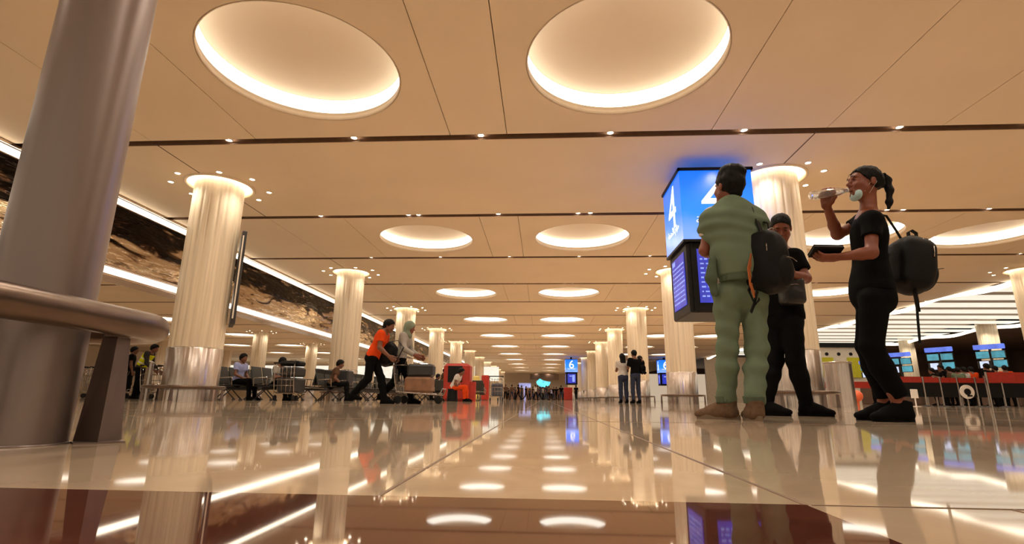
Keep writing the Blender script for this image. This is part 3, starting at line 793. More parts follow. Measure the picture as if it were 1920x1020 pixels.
m = MB(); m.lathe([(.0145, .012), (.016, .012), (.016, .02), (.0145, .02)], n=16); m.build('neck_ring', mat('white_neck', (.75, .75, .78), .4), bo)
# passport wallet in her left hand
pc = mix(at(1516, 478, Yw - .15), at(1583, 475, Yw - .15), .5)
pw = empty('travel_wallet', tuple(pc + V3(-.0, .0, .012)), 'black travel wallet held flat in the woman\'s left hand', 'wallet')
pw.rotation_euler = (-.45, .03, .0)
m = MB(); m.box((0, 0, 0), (.185, .105, .008), bev=.003); m.build('cover', C_BAG, pw)
m = MB(); m.box((.0, 0, .009), (.178, .10, .009)); m.build('pages', M_DGREY, pw)
m = MB(); m.box((0, 0, .018), (.185, .105, .008), bev=.003); m.build('cover', C_BAG, pw)

# backpack builder ------------------------------------------------
def backpack(label, c, R, size, mat_, straps, res=.007, handle=True, zipc=None, pocket=True, boxy=1.0):
    """R rows: out of the back, sideways, up"""
    c = np.array(c, float)
    o = empty('backpack', tuple(c), label, 'backpack')
    P = lambda x, y, z: R[0] * x + R[1] * y + R[2] * z
    d, w, h = size
    F = Field()
    F.rbox(P(-d * .06, 0, -.02 * h), (d * .20 * boxy, w * .26 * boxy, h * .26 * boxy), min(d, w) * .20, R, .05)
    F.ell(P(0, 0, 0), (d * .52, w * .48 / boxy, h * .50 / boxy), R, .06)
    bd = skin_obj('bag_body', F.mesh(res, wrinkle(.003, (20, 20, 24), 3.)), mat_, None, (0, 0, 0)); bd.parent = o
    if pocket:
        F = Field(); F.ell(P(d * .34, 0, -h * .14), (d * .26, w * .36, h * .26), R, .02)
        k = skin_obj('front_pocket', F.mesh(res, wrinkle(.002, (20, 20, 24), 5.)), mat_, None, (0, 0, 0)); k.parent = o
        m = MB(); m.tube([P(d * .60, y * w, -h * .01 - abs(y) ** 2 * .1) for y in np.linspace(-.3, .3, 7)], .003, 6); m.build('zip', M_CHROME if zipc is None else zipc, k)
    m = MB(); m.tube([P(d * .2, w * .5 * math.sin(q), h * (.12 + .34 * math.cos(q))) for q in np.linspace(-1.7, 1.7, 14)], .004, 6); m.build('zip', M_CHROME if zipc is None else zipc, o)
    if handle:
        m = MB(); m.ribbon([P(-d * .1, 0, h * .46), P(-d * .13, 0, h * .54), P(-d * .05, 0, h * .585), P(d * .08, 0, h * .55), P(d * .10, 0, h * .46)], .028, .007, R[1]); m.build('handle', mat_, o)
    for pts, w_, mt in straps:
        m = MB(); m.ribbon([np.array(p) - c for p in pts], w_, .006, R[1] if len(pts) < 9 else R[1]); m.build('strap', mt, o)
    return o
# woman's backpack, slung from the far shoulder and swinging behind her
Yb = Yw + .10
bc = at(1708, 497, Yb)
th_ = .22
Rb = np.array([V3(math.cos(th_ - .1), -.0, -math.sin(th_ - .1) * .6 - .15), V3(0, 1, 0), V3(0, 0, 0)]); Rb[0] = unit(Rb[0]); Rb[2] = unit(np.cross(Rb[0], Rb[1]))
Rb[2] = Rb[2] if Rb[2][2] > 0 else -Rb[2]
backpack('black backpack slung behind the woman in black, long strap ends dangling', bc, Rb, (.25, .29, .43), C_BAG,
    [([at(1640, 400, Yw + .12), at(1662, 405, Yw + .10), at(1680, 432, Yb), at(1698, 462, Yb)], .018, C_BAG),
     ([at(1650, 440, Yw + .12), at(1664, 480, Yw + .13), at(1672, 520, Yb), at(1690, 540, Yb)], .03, C_BAG),
     ([at(1714, 540, Yb - .06), at(1719, 565, Yb - .07), at(1722, 585, Yb - .07)], .036, C_BAG),
     ([at(1718, 555, Yb - .08), at(1721, 600, Yb - .08), at(1725, 645, Yb - .08)], .018, C_BAG)], boxy=1.03)

# ---- man in the sage tracksuit, seen from behind
Yg = 3.42
LG = 'man in sage green tracksuit seen from behind, sweatshirt draped over his shoulders'
gJ = dict(base=V3(1.30, Yg, 0), face=V3(-.35, .9, .12), front=V3(-.12, 1, 0), head=at(1367, 352, Yg + .03), up=V3(0, .04, 1),
    shL=at(1334, 408, Yg), shR=at(1410, 408, Yg + .02), pelvis=at(1386, 535, Yg), elL=at(1322, 470, Yg + .03), elR=at(1416, 474, Yg + .05),
    wrL=at(1336, 478, Yg + .27), wrR=at(1420, 500, Yg + .26), hipL=at(1364, 560, Yg), hipR=at(1413, 560, Yg),
    knL=at(1364, 652, Yg + .015), knR=at(1418, 654, Yg - .02), anL=at(1362, 757, Yg + .06), anR=at(1415, 760, Yg - .12), toeL=V3(-.75, .55, 0), toeR=V3(.1, 1, 0))
for k_ in ('anL', 'anR'): gJ[k_][2] = .088
def ghair(F, W, R):
    F.ell(W(-.035, 0, .118), (.062, .060, .046), R, .03); F.ell(W(.0, .02, .11), (.05, .05, .04), R, .03); F.ell(W(-.075, -.03, .10), (.035, .04, .035), R, .03)
green, WG, RG = person(gJ, LG, SK_TAN, C_WHITE, C_GREEN, C_TAN, C_HAIR, res=(.006, .0065), sleeve=.62, fit=1.0, legfit=.95, build=.91, hairstyle=ghair, hairfit=.010, wr=.004, legwr=.0085, hem=.02, sole=C_TANS, shirt_len=-.06, ankle=.062)
org = gJ['base']
# sweatshirt draped over shoulders and back: body panel, hood roll, hanging hem and a loose sleeve
F = Field(); fr = unit(gJ['front']); lt = V3(-1, -.1, 0)
ch = (gJ['shL'] + gJ['shR']) / 2; pe = gJ['pelvis']; Q = lambda x: mix(pe, ch, x)
F.cone(off(gJ['shL'], -.0, -.01, -.02), off(gJ['shR'], .0, -.01, -.02), .082, .082, .05, (fr, .95))
F.cone(mix(gJ['shL'], gJ['shR'], .04) - V3(.0, .0, .09), mix(gJ['shL'], gJ['shR'], .96) - V3(-.0, 0, .09), .095, .095, .06, (fr, .95))
F.cone(Q(.80) - fr * .02, Q(.28) - fr * .035, .195, .168, .05, (fr, .76)); F.cone(Q(.4) - fr * .035, Q(.11) - fr * .04, .170, .155, .04, (fr, .78), cb=True)
F.cone(ch + V3(-.05, -.03, .055), ch + V3(.05, -.03, .055), .062, k=.05); F.cone(ch + V3(0, -.035, .07), ch + V3(0, -.06, .0), .06, .07, .05)
F.cone(gJ['shR'], mix(gJ['shR'], gJ['elR'], .30), .068, .06, .05)
def gw(G):
    z = G[..., 2]; a = wrinkle(.009, (12, 12, 22), 1.4)(G); zz = (z - ch[2])
    return a + .007 * np.sin(zz * 70 + 2.2 * np.sin(G[..., 0] * 9 + 1)) * np.exp(-((zz + .10) / .10) ** 2)
sw = skin_obj('draped_sweatshirt', F.mesh(.0065, gw, cutall=[(ch + fr * .15, fr)]), C_GREEN, green, org)
F = Field(); F.cone(Q(.15) - fr * .04, Q(.015) - fr * .04, .157, .150, .02, (fr, .78), ca=True, cb=True)
skin_obj('ribbed_hem', F.mesh(.006, lambda G: .0016 * np.sin(G[..., 0] * 330)), C_GREENB, sw, org)
F = Field(); F.chain([at(1336, 490, Yg - .07), at(1333, 520, Yg - .08), at(1340, 550, Yg - .07)], [.03, .032, .024], .03)
skin_obj('loose_sleeve', F.mesh(.006, wrinkle(.005, (20, 20, 40), 1)), C_GREENB, sw, org)
m = MB(); m.tube([tuple(WG(-.052, -.062, .03) - org), tuple(WG(-.07, 0, .02) - org)], .002, 6)
# ankle ribs
for s_ in 'LR':
    F = Field(); F.cone(gJ['an' + s_] + V3(0, 0, .055), gJ['an' + s_] + V3(0, 0, .012), .064, .058, .01, ca=True, cb=True)
    skin_obj('ankle_cuff', F.mesh(.005, lambda G: .0015 * np.sin(G[..., 0] * 300)), C_GREENB, green, org)
# his backpack, carried on the right shoulder
Yp = Yg - .10
gc = at(1440, 490, Yp)
Rg = np.array([unit(V3(.70, -.68, 0)), unit(V3(.68, .70, 0)), V3(0, 0, 1)]); Rg[2] = unit(V3(.03, 0, 1))
backpack('black backpack on the right shoulder of the man in green, orange strap lining', gc, Rg, (.24, .26, .46), C_BAG,
    [([at(1402, 388, Yg + .02), at(1414, 392, Yg - .09), at(1422, 420, Yg - .13), at(1434, 450, Yp - .05)], .05, C_BAG),
     ([at(1413, 520, Yp - .08), at(1404, 545, Yp - .10), at(1416, 572, Yp - .10), at(1424, 560, Yp - .10)], .03, C_BAG),
     ([at(1410, 478, Yp - .06), at(1404, 505, Yp - .09), at(1408, 535, Yp - .10), at(1416, 558, Yp - .10)], .035, C_ORCH),
     ([at(1420, 545, Yp - .09), at(1414, 570, Yp - .10), at(1408, 586, Yp - .10)], .028, C_BAG)], boxy=1.15)

# ---- man in black behind them, looking down at what he holds
Yk = 4.55
LK = 'man in black with cropped hair looking down at his hands behind the man in green'
kJ = dict(base=V3(2.1, Yk, 0), face=V3(-.35, -.80, -.55), front=V3(-.45, -.85, 0), head=at(1464, 428, Yk - .06), up=V3(-.1, -.4, 1),
    shL=at(1492, 482, Yk - .06), shR=at(1432, 476, Yk + .08), pelvis=at(1466, 590, Yk), elL=at(1511, 522, Yk - .12), elR=at(1425, 530, Yk + .0),
    wrL=at(1484, 513, Yk - .29), wrR=at(1448, 518, Yk - .26), handL_d=V3(-1, -.5, .1), handL_n=V3(-.2, 0, 1), handL_t=V3(0, -1, .3), handR_d=V3(.8, -.7, .1),
    hipL=at(1483, 605, Yk - .05), hipR=at(1456, 605, Yk + .06), knL=at(1492, 678, Yk - .09), knR=at(1452, 676, Yk + .03), anL=at(1513, 760, Yk - .03), anR=at(1436, 762, Yk + .0),
    toeL=V3(.62, -.70, 0), toeR=V3(.62, -.72, 0))
for k_ in ('anL', 'anR'): kJ[k_][2] = .088
man, WK, RK = person(kJ, LK, SK_TAN, C_BLACK, C_BLACK2, C_SHOEB, C_HAIR, res=(.006, .007), sleeve=.62, fit=1.0, legfit=.8, hairfit=.006, wr=.004, legwr=.004, hem=.0)
for s_ in (1, -1):
    m = MB(); m.tube([WK(.096, s_ * .045, .027) - kJ['base'], WK(.103, s_ * .03, .032) - kJ['base'], WK(.104, s_ * .015, .029) - kJ['base']], [.003, .0045, .003], 6); m.build('eyebrow', C_HAIR, man)
    m = MB(); m.tube([WK(.088, s_ * .046, .002) - kJ['base'], WK(.0955, s_ * .033, .004) - kJ['base'], WK(.091, s_ * .02, .002) - kJ['base']], [.001, .0032, .001], 6); m.build('eyelash', C_HAIR, man)
hx = mix(kJ['wrL'], kJ['wrR'], .5) + V3(-.02, -.07, .02)
m = MB(); m.box((0, 0, 0), (.072, .145, .008), bev=.003); ph = m.build('phone', M_BLACK, loc=tuple(hx)); ph.rotation_euler = (-.5, 0, -.45); tag(ph, 'dark phone in the hands of the man in black behind', 'phone')
# his waist bag
wb = at(1484, 546, Yk - .17)
o = empty('waist_bag', tuple(wb), 'small shiny black bag at the hip of the man in black', 'bag')
F = Field(); F.rbox(V3(0, 0, 0), (.055, .03, .075), .04, None, .02); F.ell(V3(.01, -.03, -.035), (.06, .04, .06), None, .03)
skin_obj('bag_body', F.mesh(.006), mat('black_leather', (0.012, 0.011, 0.011), .35, var=.3, bump=.2, bscale=60), o)
m = MB(); m.tube([(-.05, -.065, .04), (0, -.075, .045), (.05, -.065, .04)], .003, 6); m.build('zip', M_CHROME, o)
m = MB(); m.ribbon([(-.06, .0, .06), (-.10, .08, .20), (-.11, .05, .33), (-.09, -.02, .40)], .022, .004, (0, 1, 0)); m.build('strap', C_BAG, o)

# ================================================================== hanging belt signs
def sign_mat():
    m = bpy.data.materials.new('blue_lightbox'); m.use_nodes = True; nt = m.node_tree; b = nt.nodes['Principled BSDF']
    tc = nt.nodes.new('ShaderNodeTexCoord'); sx = nt.nodes.new('ShaderNodeSeparateXYZ'); nt.links.new(tc.outputs['Object'], sx.inputs[0])
    no = nt.nodes.new('ShaderNodeTexNoise'); no.inputs['Scale'].default_value = 1.6; nt.links.new(tc.outputs['Object'], no.inputs['Vector'])
    mr = nt.nodes.new('ShaderNodeMath'); mr.operation = 'MULTIPLY_ADD'; mr.inputs[1].default_value = .35
    nt.links.new(no.outputs[0], mr.inputs[0]); 
    m2 = nt.nodes.new('ShaderNodeMapRange'); m2.inputs['From Min'].default_value = -.75; m2.inputs['From Max'].default_value = .75; m2.inputs['To Min'].default_value = 0; m2.inputs['To Max'].default_value = .8
    nt.links.new(sx.outputs[2], m2.inputs['Value']); nt.links.new(m2.outputs[0], mr.inputs[2])
    rp = nt.nodes.new('ShaderNodeValToRGB'); e = rp.color_ramp.elements
    e[0].position = .10; e[0].color = (.20, .30, .80, 1); e[1].position = .95; e[1].color = (.003, .11, .68, 1)
    x = e.new(.5); x.color = (.010, .17, .78, 1)
    nt.links.new(mr.outputs[0], rp.inputs[0]); nt.links.new(rp.outputs[0], b.inputs['Emission Color']); b.inputs['Emission Strength'].default_value = 1.75
    b.inputs['Base Color'].default_value = (.01, .03, .2, 1); b.inputs['Roughness'].default_value = .25
    return m
M_BLUE = sign_mat()
M_GLYPH = mat('white_lettering', (.95, .95, 1.0), .4, emit=1.5, var=.01)
M_FAINT = mat('pale_lettering', (.35, .5, 1.0), .4, emit=1.2, var=.01)
M_SCREEN = mat('blue_screen', (.012, .035, .62), .3, emit=.8, var=.25, scale=3)
M_ROW = mat('screen_rows', (.30, .42, 1.0), .4, emit=1.0, var=.1)
def belt_sign(num, x, y, label, w=1.47, fine=True):
    o = empty('belt_sign', (x + w / 2, y + w / 2, 1.80), label, 'sign', None)
    m = MB(); m.box((0, 0, 3.16), (.22, .22, .32)); m.build('hanger', M_BLACK, o); m = MB(); [m.box((sx * (w / 2 + .01), 0, 3.01), (.04, w + .06, .06)) for sx in (-1, 1)]; [m.box((0, sx * (w / 2 + .01), 3.01), (w + .06, .04, .06)) for sx in (-1, 1)]; m.build('frame', M_BLACK, o); m = MB(); m.box((0, 0, 1.46), (w + .02, w + .02, .05)); m.build('middle_band', M_BLACK, o)
    m = MB(); m.box((0, 0, 0), (w, w, 1.51), bev=.012); lb = m.build('lightbox', M_BLUE, o, (0, 0, 2.245))
    m = MB(); m.box((0, 0, .72), (w * .93, w * .93, 1.44), bev=.03)
    for sx in (-1, 1): m.box((sx * w * .40, -w * .47, .72), (.03, .03, 1.40))
    hs = m.build('display_housing', M_BLACK, o)
    for k, (dx, dy, rz) in enumerate(((0, -1, 0), (-1, 0, -PI / 2), (1, 0, PI / 2))):
        h = w / 2 + .002
        R = Euler((PI / 2, 0, rz))
        text_obj('numeral', num, 1.35, M_GLYPH, lb, (dx * h, dy * h, .10), R, 1.0)
        for zz, body, sz in ((-.36, 'ﺔﻌﺘﻣﻷﺍ ﻡﺍﺰﺣ', .15), (-.56, 'Baggage belt', .11)):
            if body == 'Baggage belt': continue
            t = text_obj('arabic_line', body, sz * 1.3, M_GLYPH, lb, (dx * h, dy * h, zz), R)
        s_ = MB(); hw = w * .33; s_.box((0, 0, 0), (2 * hw, .012, 1.10)); sc = s_.build('screen', M_SCREEN, hs, (dx * w * .47, dy * w * .47, .74), rz)
        if fine:
            r = MB(); random.seed(3)
            r.box((-hw + .16, -.007, .47), (.22, .004, .10))
            for j in range(9):
                z = .34 - j * .095; xx = -hw + .05
                while xx < hw - .10:
                    ln = random.uniform(.03, .11); r.box((xx + ln / 2, -.007, z), (ln, .004, .026 if j % 2 else .034)); xx += ln + random.uniform(.015, .05)
            r.build('screen_rows', M_ROW, sc)
        else:
            r = MB(); r.box((-.12, -.007, .28), (.3, .004, .12)); r.box((.22, -.007, 0), (.3, .004, .8)); r.build('screen_rows', M_ROW, sc)
    return o
belt_sign('4', 2.86, 10.28, 'big blue hanging belt sign with a white 4 over a black flight display')
belt_sign('6', 2.72, 64.0, 'distant blue hanging belt sign with a white 6 in the middle of the hall', fine=False)
belt_sign('6', 13.9, 64.0, 'distant blue hanging belt sign half hidden by the columns on the right', fine=False)

# ================================================================== steel pole and bumper rail close to the camera
m = MB(); m.cyl((0, 0, 0), .104, H + .05, 48); m.lathe([(.107, 0), (.107, .004), (.104, .004)], n=48)
tag(m.build('steel_pole', M_POLE, loc=(-1.232, 1.20, 0)), 'thick satin steel pole rising to the ceiling close to the camera', 'pole')
def stadium(xa, xb, ya, yb, z, n=14):
    r = (xb - xa) / 2; xc = (xa + xb) / 2
    top = [(xc + r * math.cos(q), yb - r + r * math.sin(q), z) for q in np.linspace(0, PI, n)]
    bot = [(xc + r * math.cos(q), ya + r + r * math.sin(q), z) for q in np.linspace(PI, 2 * PI, n)]
    ys = list(np.linspace(yb - r, ya + r, 12))[1:-1]
    return top + [(xa, y, z) for y in ys] + bot + [(xb, y, z) for y in ys[::-1]]
def bracket(h, wb=.095, wt=.056, d=.06):
    """a tapered folded plate: open channel, wider at the floor"""
    m = MB(); t = .005
    for z0, z1 in ((0, h),):
        pts = []
        for z, w in ((z0, wb), (z1, wt)):
            dd = d * (.8 if z else 1.15)
            pts.append([(-w / 2, dd / 2, z), (-w * .05, -dd / 2, z), (w / 2, dd * .30, z), (w / 2 - t, dd * .30 + t, z), (-w * .05, -dd / 2 + 2 * t, z), (-w / 2 + t, dd / 2 + t, z)])
        m.add(pts[0] + pts[1], [(5, 4, 3, 2, 1, 0), (6, 7, 8, 9, 10, 11)] + [(i, (i + 1) % 6, 6 + (i + 1) % 6, 6 + i) for i in range(6)])
    m.box((0, .005, .002), (wb * 1.05, d * 1.3, .004)); m.box((0, 0, h - .002), (wt, d * .8, .006))
    return m
o = empty('bumper_rail', (-1.22, .92, 0), 'scuffed steel bumper rail looped round the near pole, on folded plate legs', 'bumper rail')
m = MB(); m.tube([(x + 1.22, y - .92, z) for x, y, z in stadium(-1.39, -1.045, .28, 1.46, .292)], .036, 16, closed=True); m.build('rail', M_RAIL, o)
for x, y, rz in ((-1.085, 1.275, .8), (-1.10, .76, .8), (-1.36, 1.30, PI + .2), (-1.36, .60, PI)):
    bracket(.262).build('leg', M_LEGST, o, (x + 1.22, y - .92, 0), rz)
# the same kind of rail round the feet of the columns
def col_rail():
    e = empty('bumper_rail', (0, 0, 0), '', 'bumper rail', 'bumper rails round the columns')
    R0 = .78
    m = MB(); m.tube([(R0 * math.cos(q), R0 * math.sin(q), .292) for q in np.linspace(0, 2 * PI, 41)[:-1]], .036, 10, closed=True); m.build('rail', M_RAIL, e)
    lg = bracket(.262).build('leg', M_LEGST, e)
    for k in range(6):
        q = 2 * PI * (k + .5) / 6 + .3
        p = lg if k == 0 else lg.copy()
        if k: COL.objects.link(p); p.parent = e
        p.location = (R0 * math.cos(q), R0 * math.sin(q), 0); p.rotation_euler = (0, 0, q + PI / 2)
    return e
cr = col_rail(); used2 = False
for x, y, k, rn in COLS:
    if rn in ('left row', 'right row', 'far right row') and k < 8:
        la = f'low steel bumper rail round the foot of the {ORD[k]} column in the {rn}'
        dx = -.12 if (rn == 'left row' and k == 0) else 0
        if not used2: cr.location = (x + dx, y, 0); cr['label'] = la; used2 = True
        else: dup(cr, (x + dx, y, 0), 0, la)
# display panel fixed to the first left column
o = empty('display_panel', (-7.34, 11.86, 2.9), 'thin dark display panel on the side of the nearest left column', 'display', rz=.60)
m = MB(); m.box((0, .0, -.05), (.10, .75, 2.25), bev=.01); m.build('panel', M_DGREY, o)
m = MB(); m.box((-.02, -.385, -.05), (.03, .03, 2.0)); m.build('edge_strip', M_TRIMW, o)
o2 = tag(MB().box((0, 0, 0), (.10, .9, .62), bev=.01).build('display_panel', M_DGREY, loc=(-8.48, 11.7, 2.32), rz=.6), 'small dark display panel on the far side of the nearest left column', 'display')

# ================================================================== people further off
def bgp(label, x, y, h, head_deg, pose, skin, top, bot, shoe=None, hair=None, res=.012, lean=0.0, sleeve=.55, hs='short', arms=None, group=None, female=False, base=None, **kw):
    s = h / 1.72; a = math.radians(head_deg); f = V3(math.cos(a), math.sin(a), 0); l = V3(-math.sin(a), math.cos(a), 0); z = V3(0, 0, 1); B = V3(x, y, 0)
    P = lambda fx, lx, zz: B + s * (f * fx + l * lx + z * zz)
    if pose == 'sit':
        pz, px_ = .50, 0; J = dict(pelvis=P(0, 0, .52), hipL=P(.05, .09, .50), hipR=P(.05, -.09, .50), knL=P(.47, .11, .53), knR=P(.47, -.11, .53), anL=P(.52, .11, .09), anR=P(.50, -.10, .09))
        top0 = .52
    elif pose == 'walk':
        J = dict(pelvis=P(0, 0, .93), hipL=P(0, .09, .88), hipR=P(0, -.09, .88), knL=P(.17, .09, .49), knR=P(-.04, -.09, .47), anL=P(.26, .09, .10), anR=P(-.34, -.09, .15)); top0 = .93
    else:
        J = dict(pelvis=P(0, 0, .95), hipL=P(0, .09, .90), hipR=P(0, -.09, .90), knL=P(.02, .10, .49), knR=P(.02, -.10, .49), anL=P(0, .11, .088), anR=P(-.02, -.11, .088)); top0 = .95
    def U(t, ly, fx=0):                     # along the leaning spine
        d = f * math.sin(lean) + z * math.cos(lean); n = f * math.cos(lean) - z * math.sin(lean)
        return B + s * (z * top0 + d * t + l * ly + n * fx)
    J.update(base=B, front=f, face=f * 1 + z * (-.15 - .5 * math.sin(lean)), shL=U(.46, .185), shR=U(.46, -.185), head=U(.66, 0, .03), up=f * math.sin(lean) + z * math.cos(lean))
    if arms == 'push': J.update(elL=U(.20, .23, .12), elR=U(.20, -.23, .12), wrL=U(.12, .19, .36), wrR=U(.12, -.19, .36))
    elif arms == 'phone': J.update(elL=U(.18, .21, .10), elR=U(.18, -.21, .10), wrL=U(.28, .06, .30), wrR=U(.28, -.06, .30))
    elif arms == 'lap': J.update(elL=U(.19, .23, .06), elR=U(.19, -.23, .06), wrL=U(.10, .09, .27), wrR=U(.10, -.09, .27))
    elif arms == 'down': J.update(elL=U(.20, .2, .16), elR=U(.20, -.2, .16), wrL=U(.28, .17, .42) - z * .2 * s, wrR=U(.28, -.17, .42) - z * .2 * s)
    else: J.update(elL=U(.17, .235, -.03), elR=U(.17, -.235, .03), wrL=U(-.07, .235, .04), wrR=U(-.07, -.235, .10))
    J.update(toeL=f, toeR=f)
    return person(J, label, skin, top, bot, shoe or C_SHOEB, hair or C_HAIR, res=(res, res), sleeve=sleeve, hairstyle=hs, group=group, female=female, hairfit=.02 if res > .01 else .014, sole=shoe, **kw)

# the couple walking to the right with a trolley, left of the middle
x1 = at(712, 690, 9.9)[0]; x2 = at(748, 690, 9.9)[0]
bgp('man in orange shirt leaning forward as he walks behind a luggage trolley', x1 - .10, 9.75, 1.62, 2, 'walk', SK_BROWN, C_ORANGE, C_BLACK2, lean=.40, arms='push', res=.009, wr=.005)
w2, W2, R2 = bgp('woman in grey-green headscarf and pale jacket pushing a luggage trolley', x2 - .10, 10.3, 1.62, -4, 'walk', SK_TAN, C_GREY, C_BLACK2, lean=.22, arms='push', res=.009, sleeve=1.9, hs=None, female=True)
F = Field(); F.ell(W2(-.01, 0, .03), (.115, .098, .112), R2, .02); F.cone(W2(-.03, 0, -.06), W2(-.01, 0, -.15), .085, .105, .05); F.ell(W2(.10, 0, -.02), (.03, .06, .08), R2, .02, '-')
skin_obj('headscarf', F.mesh(.008, wrinkle(.004, (30, 30, 30))), C_HIJAB, w2, tuple(w2.location))
def simple_R(deg):
    a = math.radians(deg); return np.array([V3(math.cos(a), math.sin(a), 0), V3(-math.sin(a), math.cos(a), 0), V3(0, 0, 1)])
Rk = simple_R(176); Rk[2] = unit(V3(.28, 0, 1)); Rk[0] = unit(np.cross(Rk[1], Rk[2]))
pb = at(727, 664, 10.0)
backpack('black backpack worn by the woman in the grey-green headscarf', pb, Rk, (.30, .32, .50), C_BAG,
         [([pb + V3(.05, -.13, .22), pb + V3(.22, -.14, .25), pb + V3(.34, -.13, .12), pb + V3(.22, -.16, -.16), pb + V3(.05, -.15, -.20)], .05, C_BAG)], res=.012, handle=False)
# luggage trolleys
def trolley(label, x, y, rz, boxes=False, load=None, group=None):
    o = empty('luggage_trolley', (x, y, 0), label, 'trolley', group, rz)
    m = MB()
    for s_ in (-1, 1):
        m.tube([(-.46, s_ * .27, .98), (-.42, s_ * .27, .55), (-.36, s_ * .27, .22), (.45, s_ * .20, .17)], .014, 8)
    for q in (-.3, -.1, .1, .3, .45): m.tube([(q, -.24, .195), (q, .24, .195)], .010, 6)
    m.tube([(.45, -.20, .17), (.50, -.18, .28), (.50, .18, .28), (.45, .20, .17)], .012, 6)
    m.tube([(-.40, -.27, .40), (-.40, .27, .40)], .010, 6); m.tube([(-.42, -.27, .55), (-.42, .27, .55)], .010, 6)
    for q in (-.18, -.06, .06, .18): m.tube([(-.375, q, .22), (-.445, q, .92)], .006, 6)
    m.build('frame', M_CHROME, o)
    m = MB(); m.tube([(-.47, -.30, .99), (-.47, .30, .99)], .020, 8); m.build('handle', M_BLACK, o)
    m = MB()
    m.tube([(-.45, -.24, .90), (-.20, -.22, .88), (-.20, .22, .88), (-.45, .24, .90)], .008, 6); m.tube([(-.43, -.24, .72), (-.24, -.22, .72), (-.24, .22, .72), (-.43, .24, .72)], .008, 6)
    for q in (-.2, -.1, 0, .1, .2): m.tube([(-.20, q, .88), (-.24, q, .72)], .005, 5)
    m.build('basket', M_CHROME, o)
    for wx, wy in ((-.33, -.25), (-.33, .25), (.40, 0)):
        m = MB(); m.tube([(wx, wy - .02, .075), (wx, wy + .02, .075)], .075, 14); m.build('wheel', M_BLACK, o)
    return o
def suitcase(label, c, d, m_, rz=0, name='suitcase', cat='suitcase', group=None):
    o = empty(name, c, label, cat, group, rz)
    m = MB(); m.box((0, 0, d[2] / 2), d, bev=.04); m.build('shell', m_, o)
    m = MB(); m.tube([(-.08, 0, d[2] - .002), (-.07, 0, d[2] + .03), (.07, 0, d[2] + .03), (.08, 0, d[2] - .002)], .008, 6); m.build('handle', M_BLACK, o)
    return o
C_BROWNBOX = mat('brown_box', (.22, .11, .06), .8, var=.2); C_DKCASE = mat('dark_case', (.02, .019, .02), .5, var=.2)
tx = at(783, 740, 10.15)[0]
trolley('chrome luggage trolley with brown boxes pushed by the walking couple', tx, 10.2, 0)
suitcase('brown carton low on the trolley of the walking couple', (tx + .02, 10.2, .205), (.52, .40, .30), C_BROWNBOX, name='carton', cat='box')
suitcase('dark suitcase on top of the brown carton on the walking couple\'s trolley', (tx + .04, 10.2, .507), (.50, .36, .24), C_DKCASE)
# seated row behind the first left column
def bench():
    e = empty('airport_bench', (0, 0, 0), '', 'bench', 'black steel benches')
    m = MB(); m.box((0, 0, .33), (.08, 2.3, .07)); m.build('beam', M_DGREY, e)
    for y in (-.85, .85):
        m = MB(); m.tube([(-.30, y, .03), (0, y, .31), (.30, y, .03)], .02, 8); m.box((-.30, y, .015), (.08, .06, .03)); m.box((.30, y, .015), (.08, .06, .03)); m.build('leg', M_DGREY, e)
    for k in range(4):
        y = -.87 + k * .58
        m = MB(); m.box((.02, y, .40), (.46, .52, .035), bev=.015, tilt=Matrix.Rotation(-.06, 3, 'Y')); m.build('seat', M_BLACK, e)
        m = MB(); m.box((-.30, y, .68), (.035, .52, .50), bev=.015, tilt=Matrix.Rotation(-.22, 3, 'Y')); m.build('backrest', mat('bench_back', (.022, .024, .021), .5, var=.2), e)
    for k in range(5):
        y = -1.16 + k * .58
        m = MB(); m.tube([(-.20, y, .38), (-.22, y, .60), (.16, y, .62), (.18, y, .40)], .014, 6); m.build('armrest', M_CHROME, e)
    return e
bn = bench(); spots = []
for k in range(9): spots.append((-6.35, 16.4 + 2.75 * k, 0, f'black steel bench, {ORD[k]} from the camera in the long row along the left columns'))
for k in range(7): spots.append((-7.0, 16.4 + 2.75 * k, PI, f'black steel bench, {ORD[k]} from the camera in the row backing onto the long row'))
spots += [(-3.9, 25, PI / 2, 'black steel bench just right of the red kiosk'), (-4.4, 30, PI / 2, 'black steel bench in front of the small red stand'), (-8.75, 15.4, 0, 'black steel bench by the nearest left column with a man in pale blue'), (-7.75, 15.4, 0, 'black steel bench with a man bent over his phone by the loaded trolley'),
          (-10.2, 17.5, 0, 'black steel bench partly hidden behind the nearest left column')]
for i, (x, y, rz, la) in enumerate(spots):
    if i == 0: bn.location = (x, y, 0); bn['label'] = la
    else: dup(bn, (x, y, 0), rz, la)
bgp('seated man in pale blue shirt reading at the end of the black bench', -8.72, 14.75, 1.72, -8, 'sit', SK_BROWN, C_LBLUE, C_BLACK2, arms='lap', lean=.10, res=.012)
bgp('seated man in grey shirt bent over his phone beside the loaded trolley', -7.72, 14.95, 1.62, -12, 'sit', SK_BROWN, C_GREY, C_BLACK2, arms='phone', lean=.25, res=.012)
bgp('seated person in brown top to the right of the loaded trolley', -6.32, 15.6, 1.62, 20, 'sit', SK_BROWN, C_BROWN, C_BLACK2, arms='lap', lean=.30, res=.012)
tx, ty = -6.93, 14.3
trolley('luggage trolley stacked with black bags in front of the benches', tx, ty, PI / 2)
suitcase('lower black suitcase on the trolley in front of the benches', (tx, ty + .06, .21), (.52, .60, .40), C_DKCASE)
suitcase('upper black suitcase topping the stack on the trolley by the benches', (tx, ty + .05, .642), (.50, .56, .26), C_DKCASE)
suitcase('soft black bag lying on top of the stacked trolley by the benches', (tx - .02, ty + .05, .934), (.54, .46, .14), C_BAG, name='duffel_bag', cat='bag')
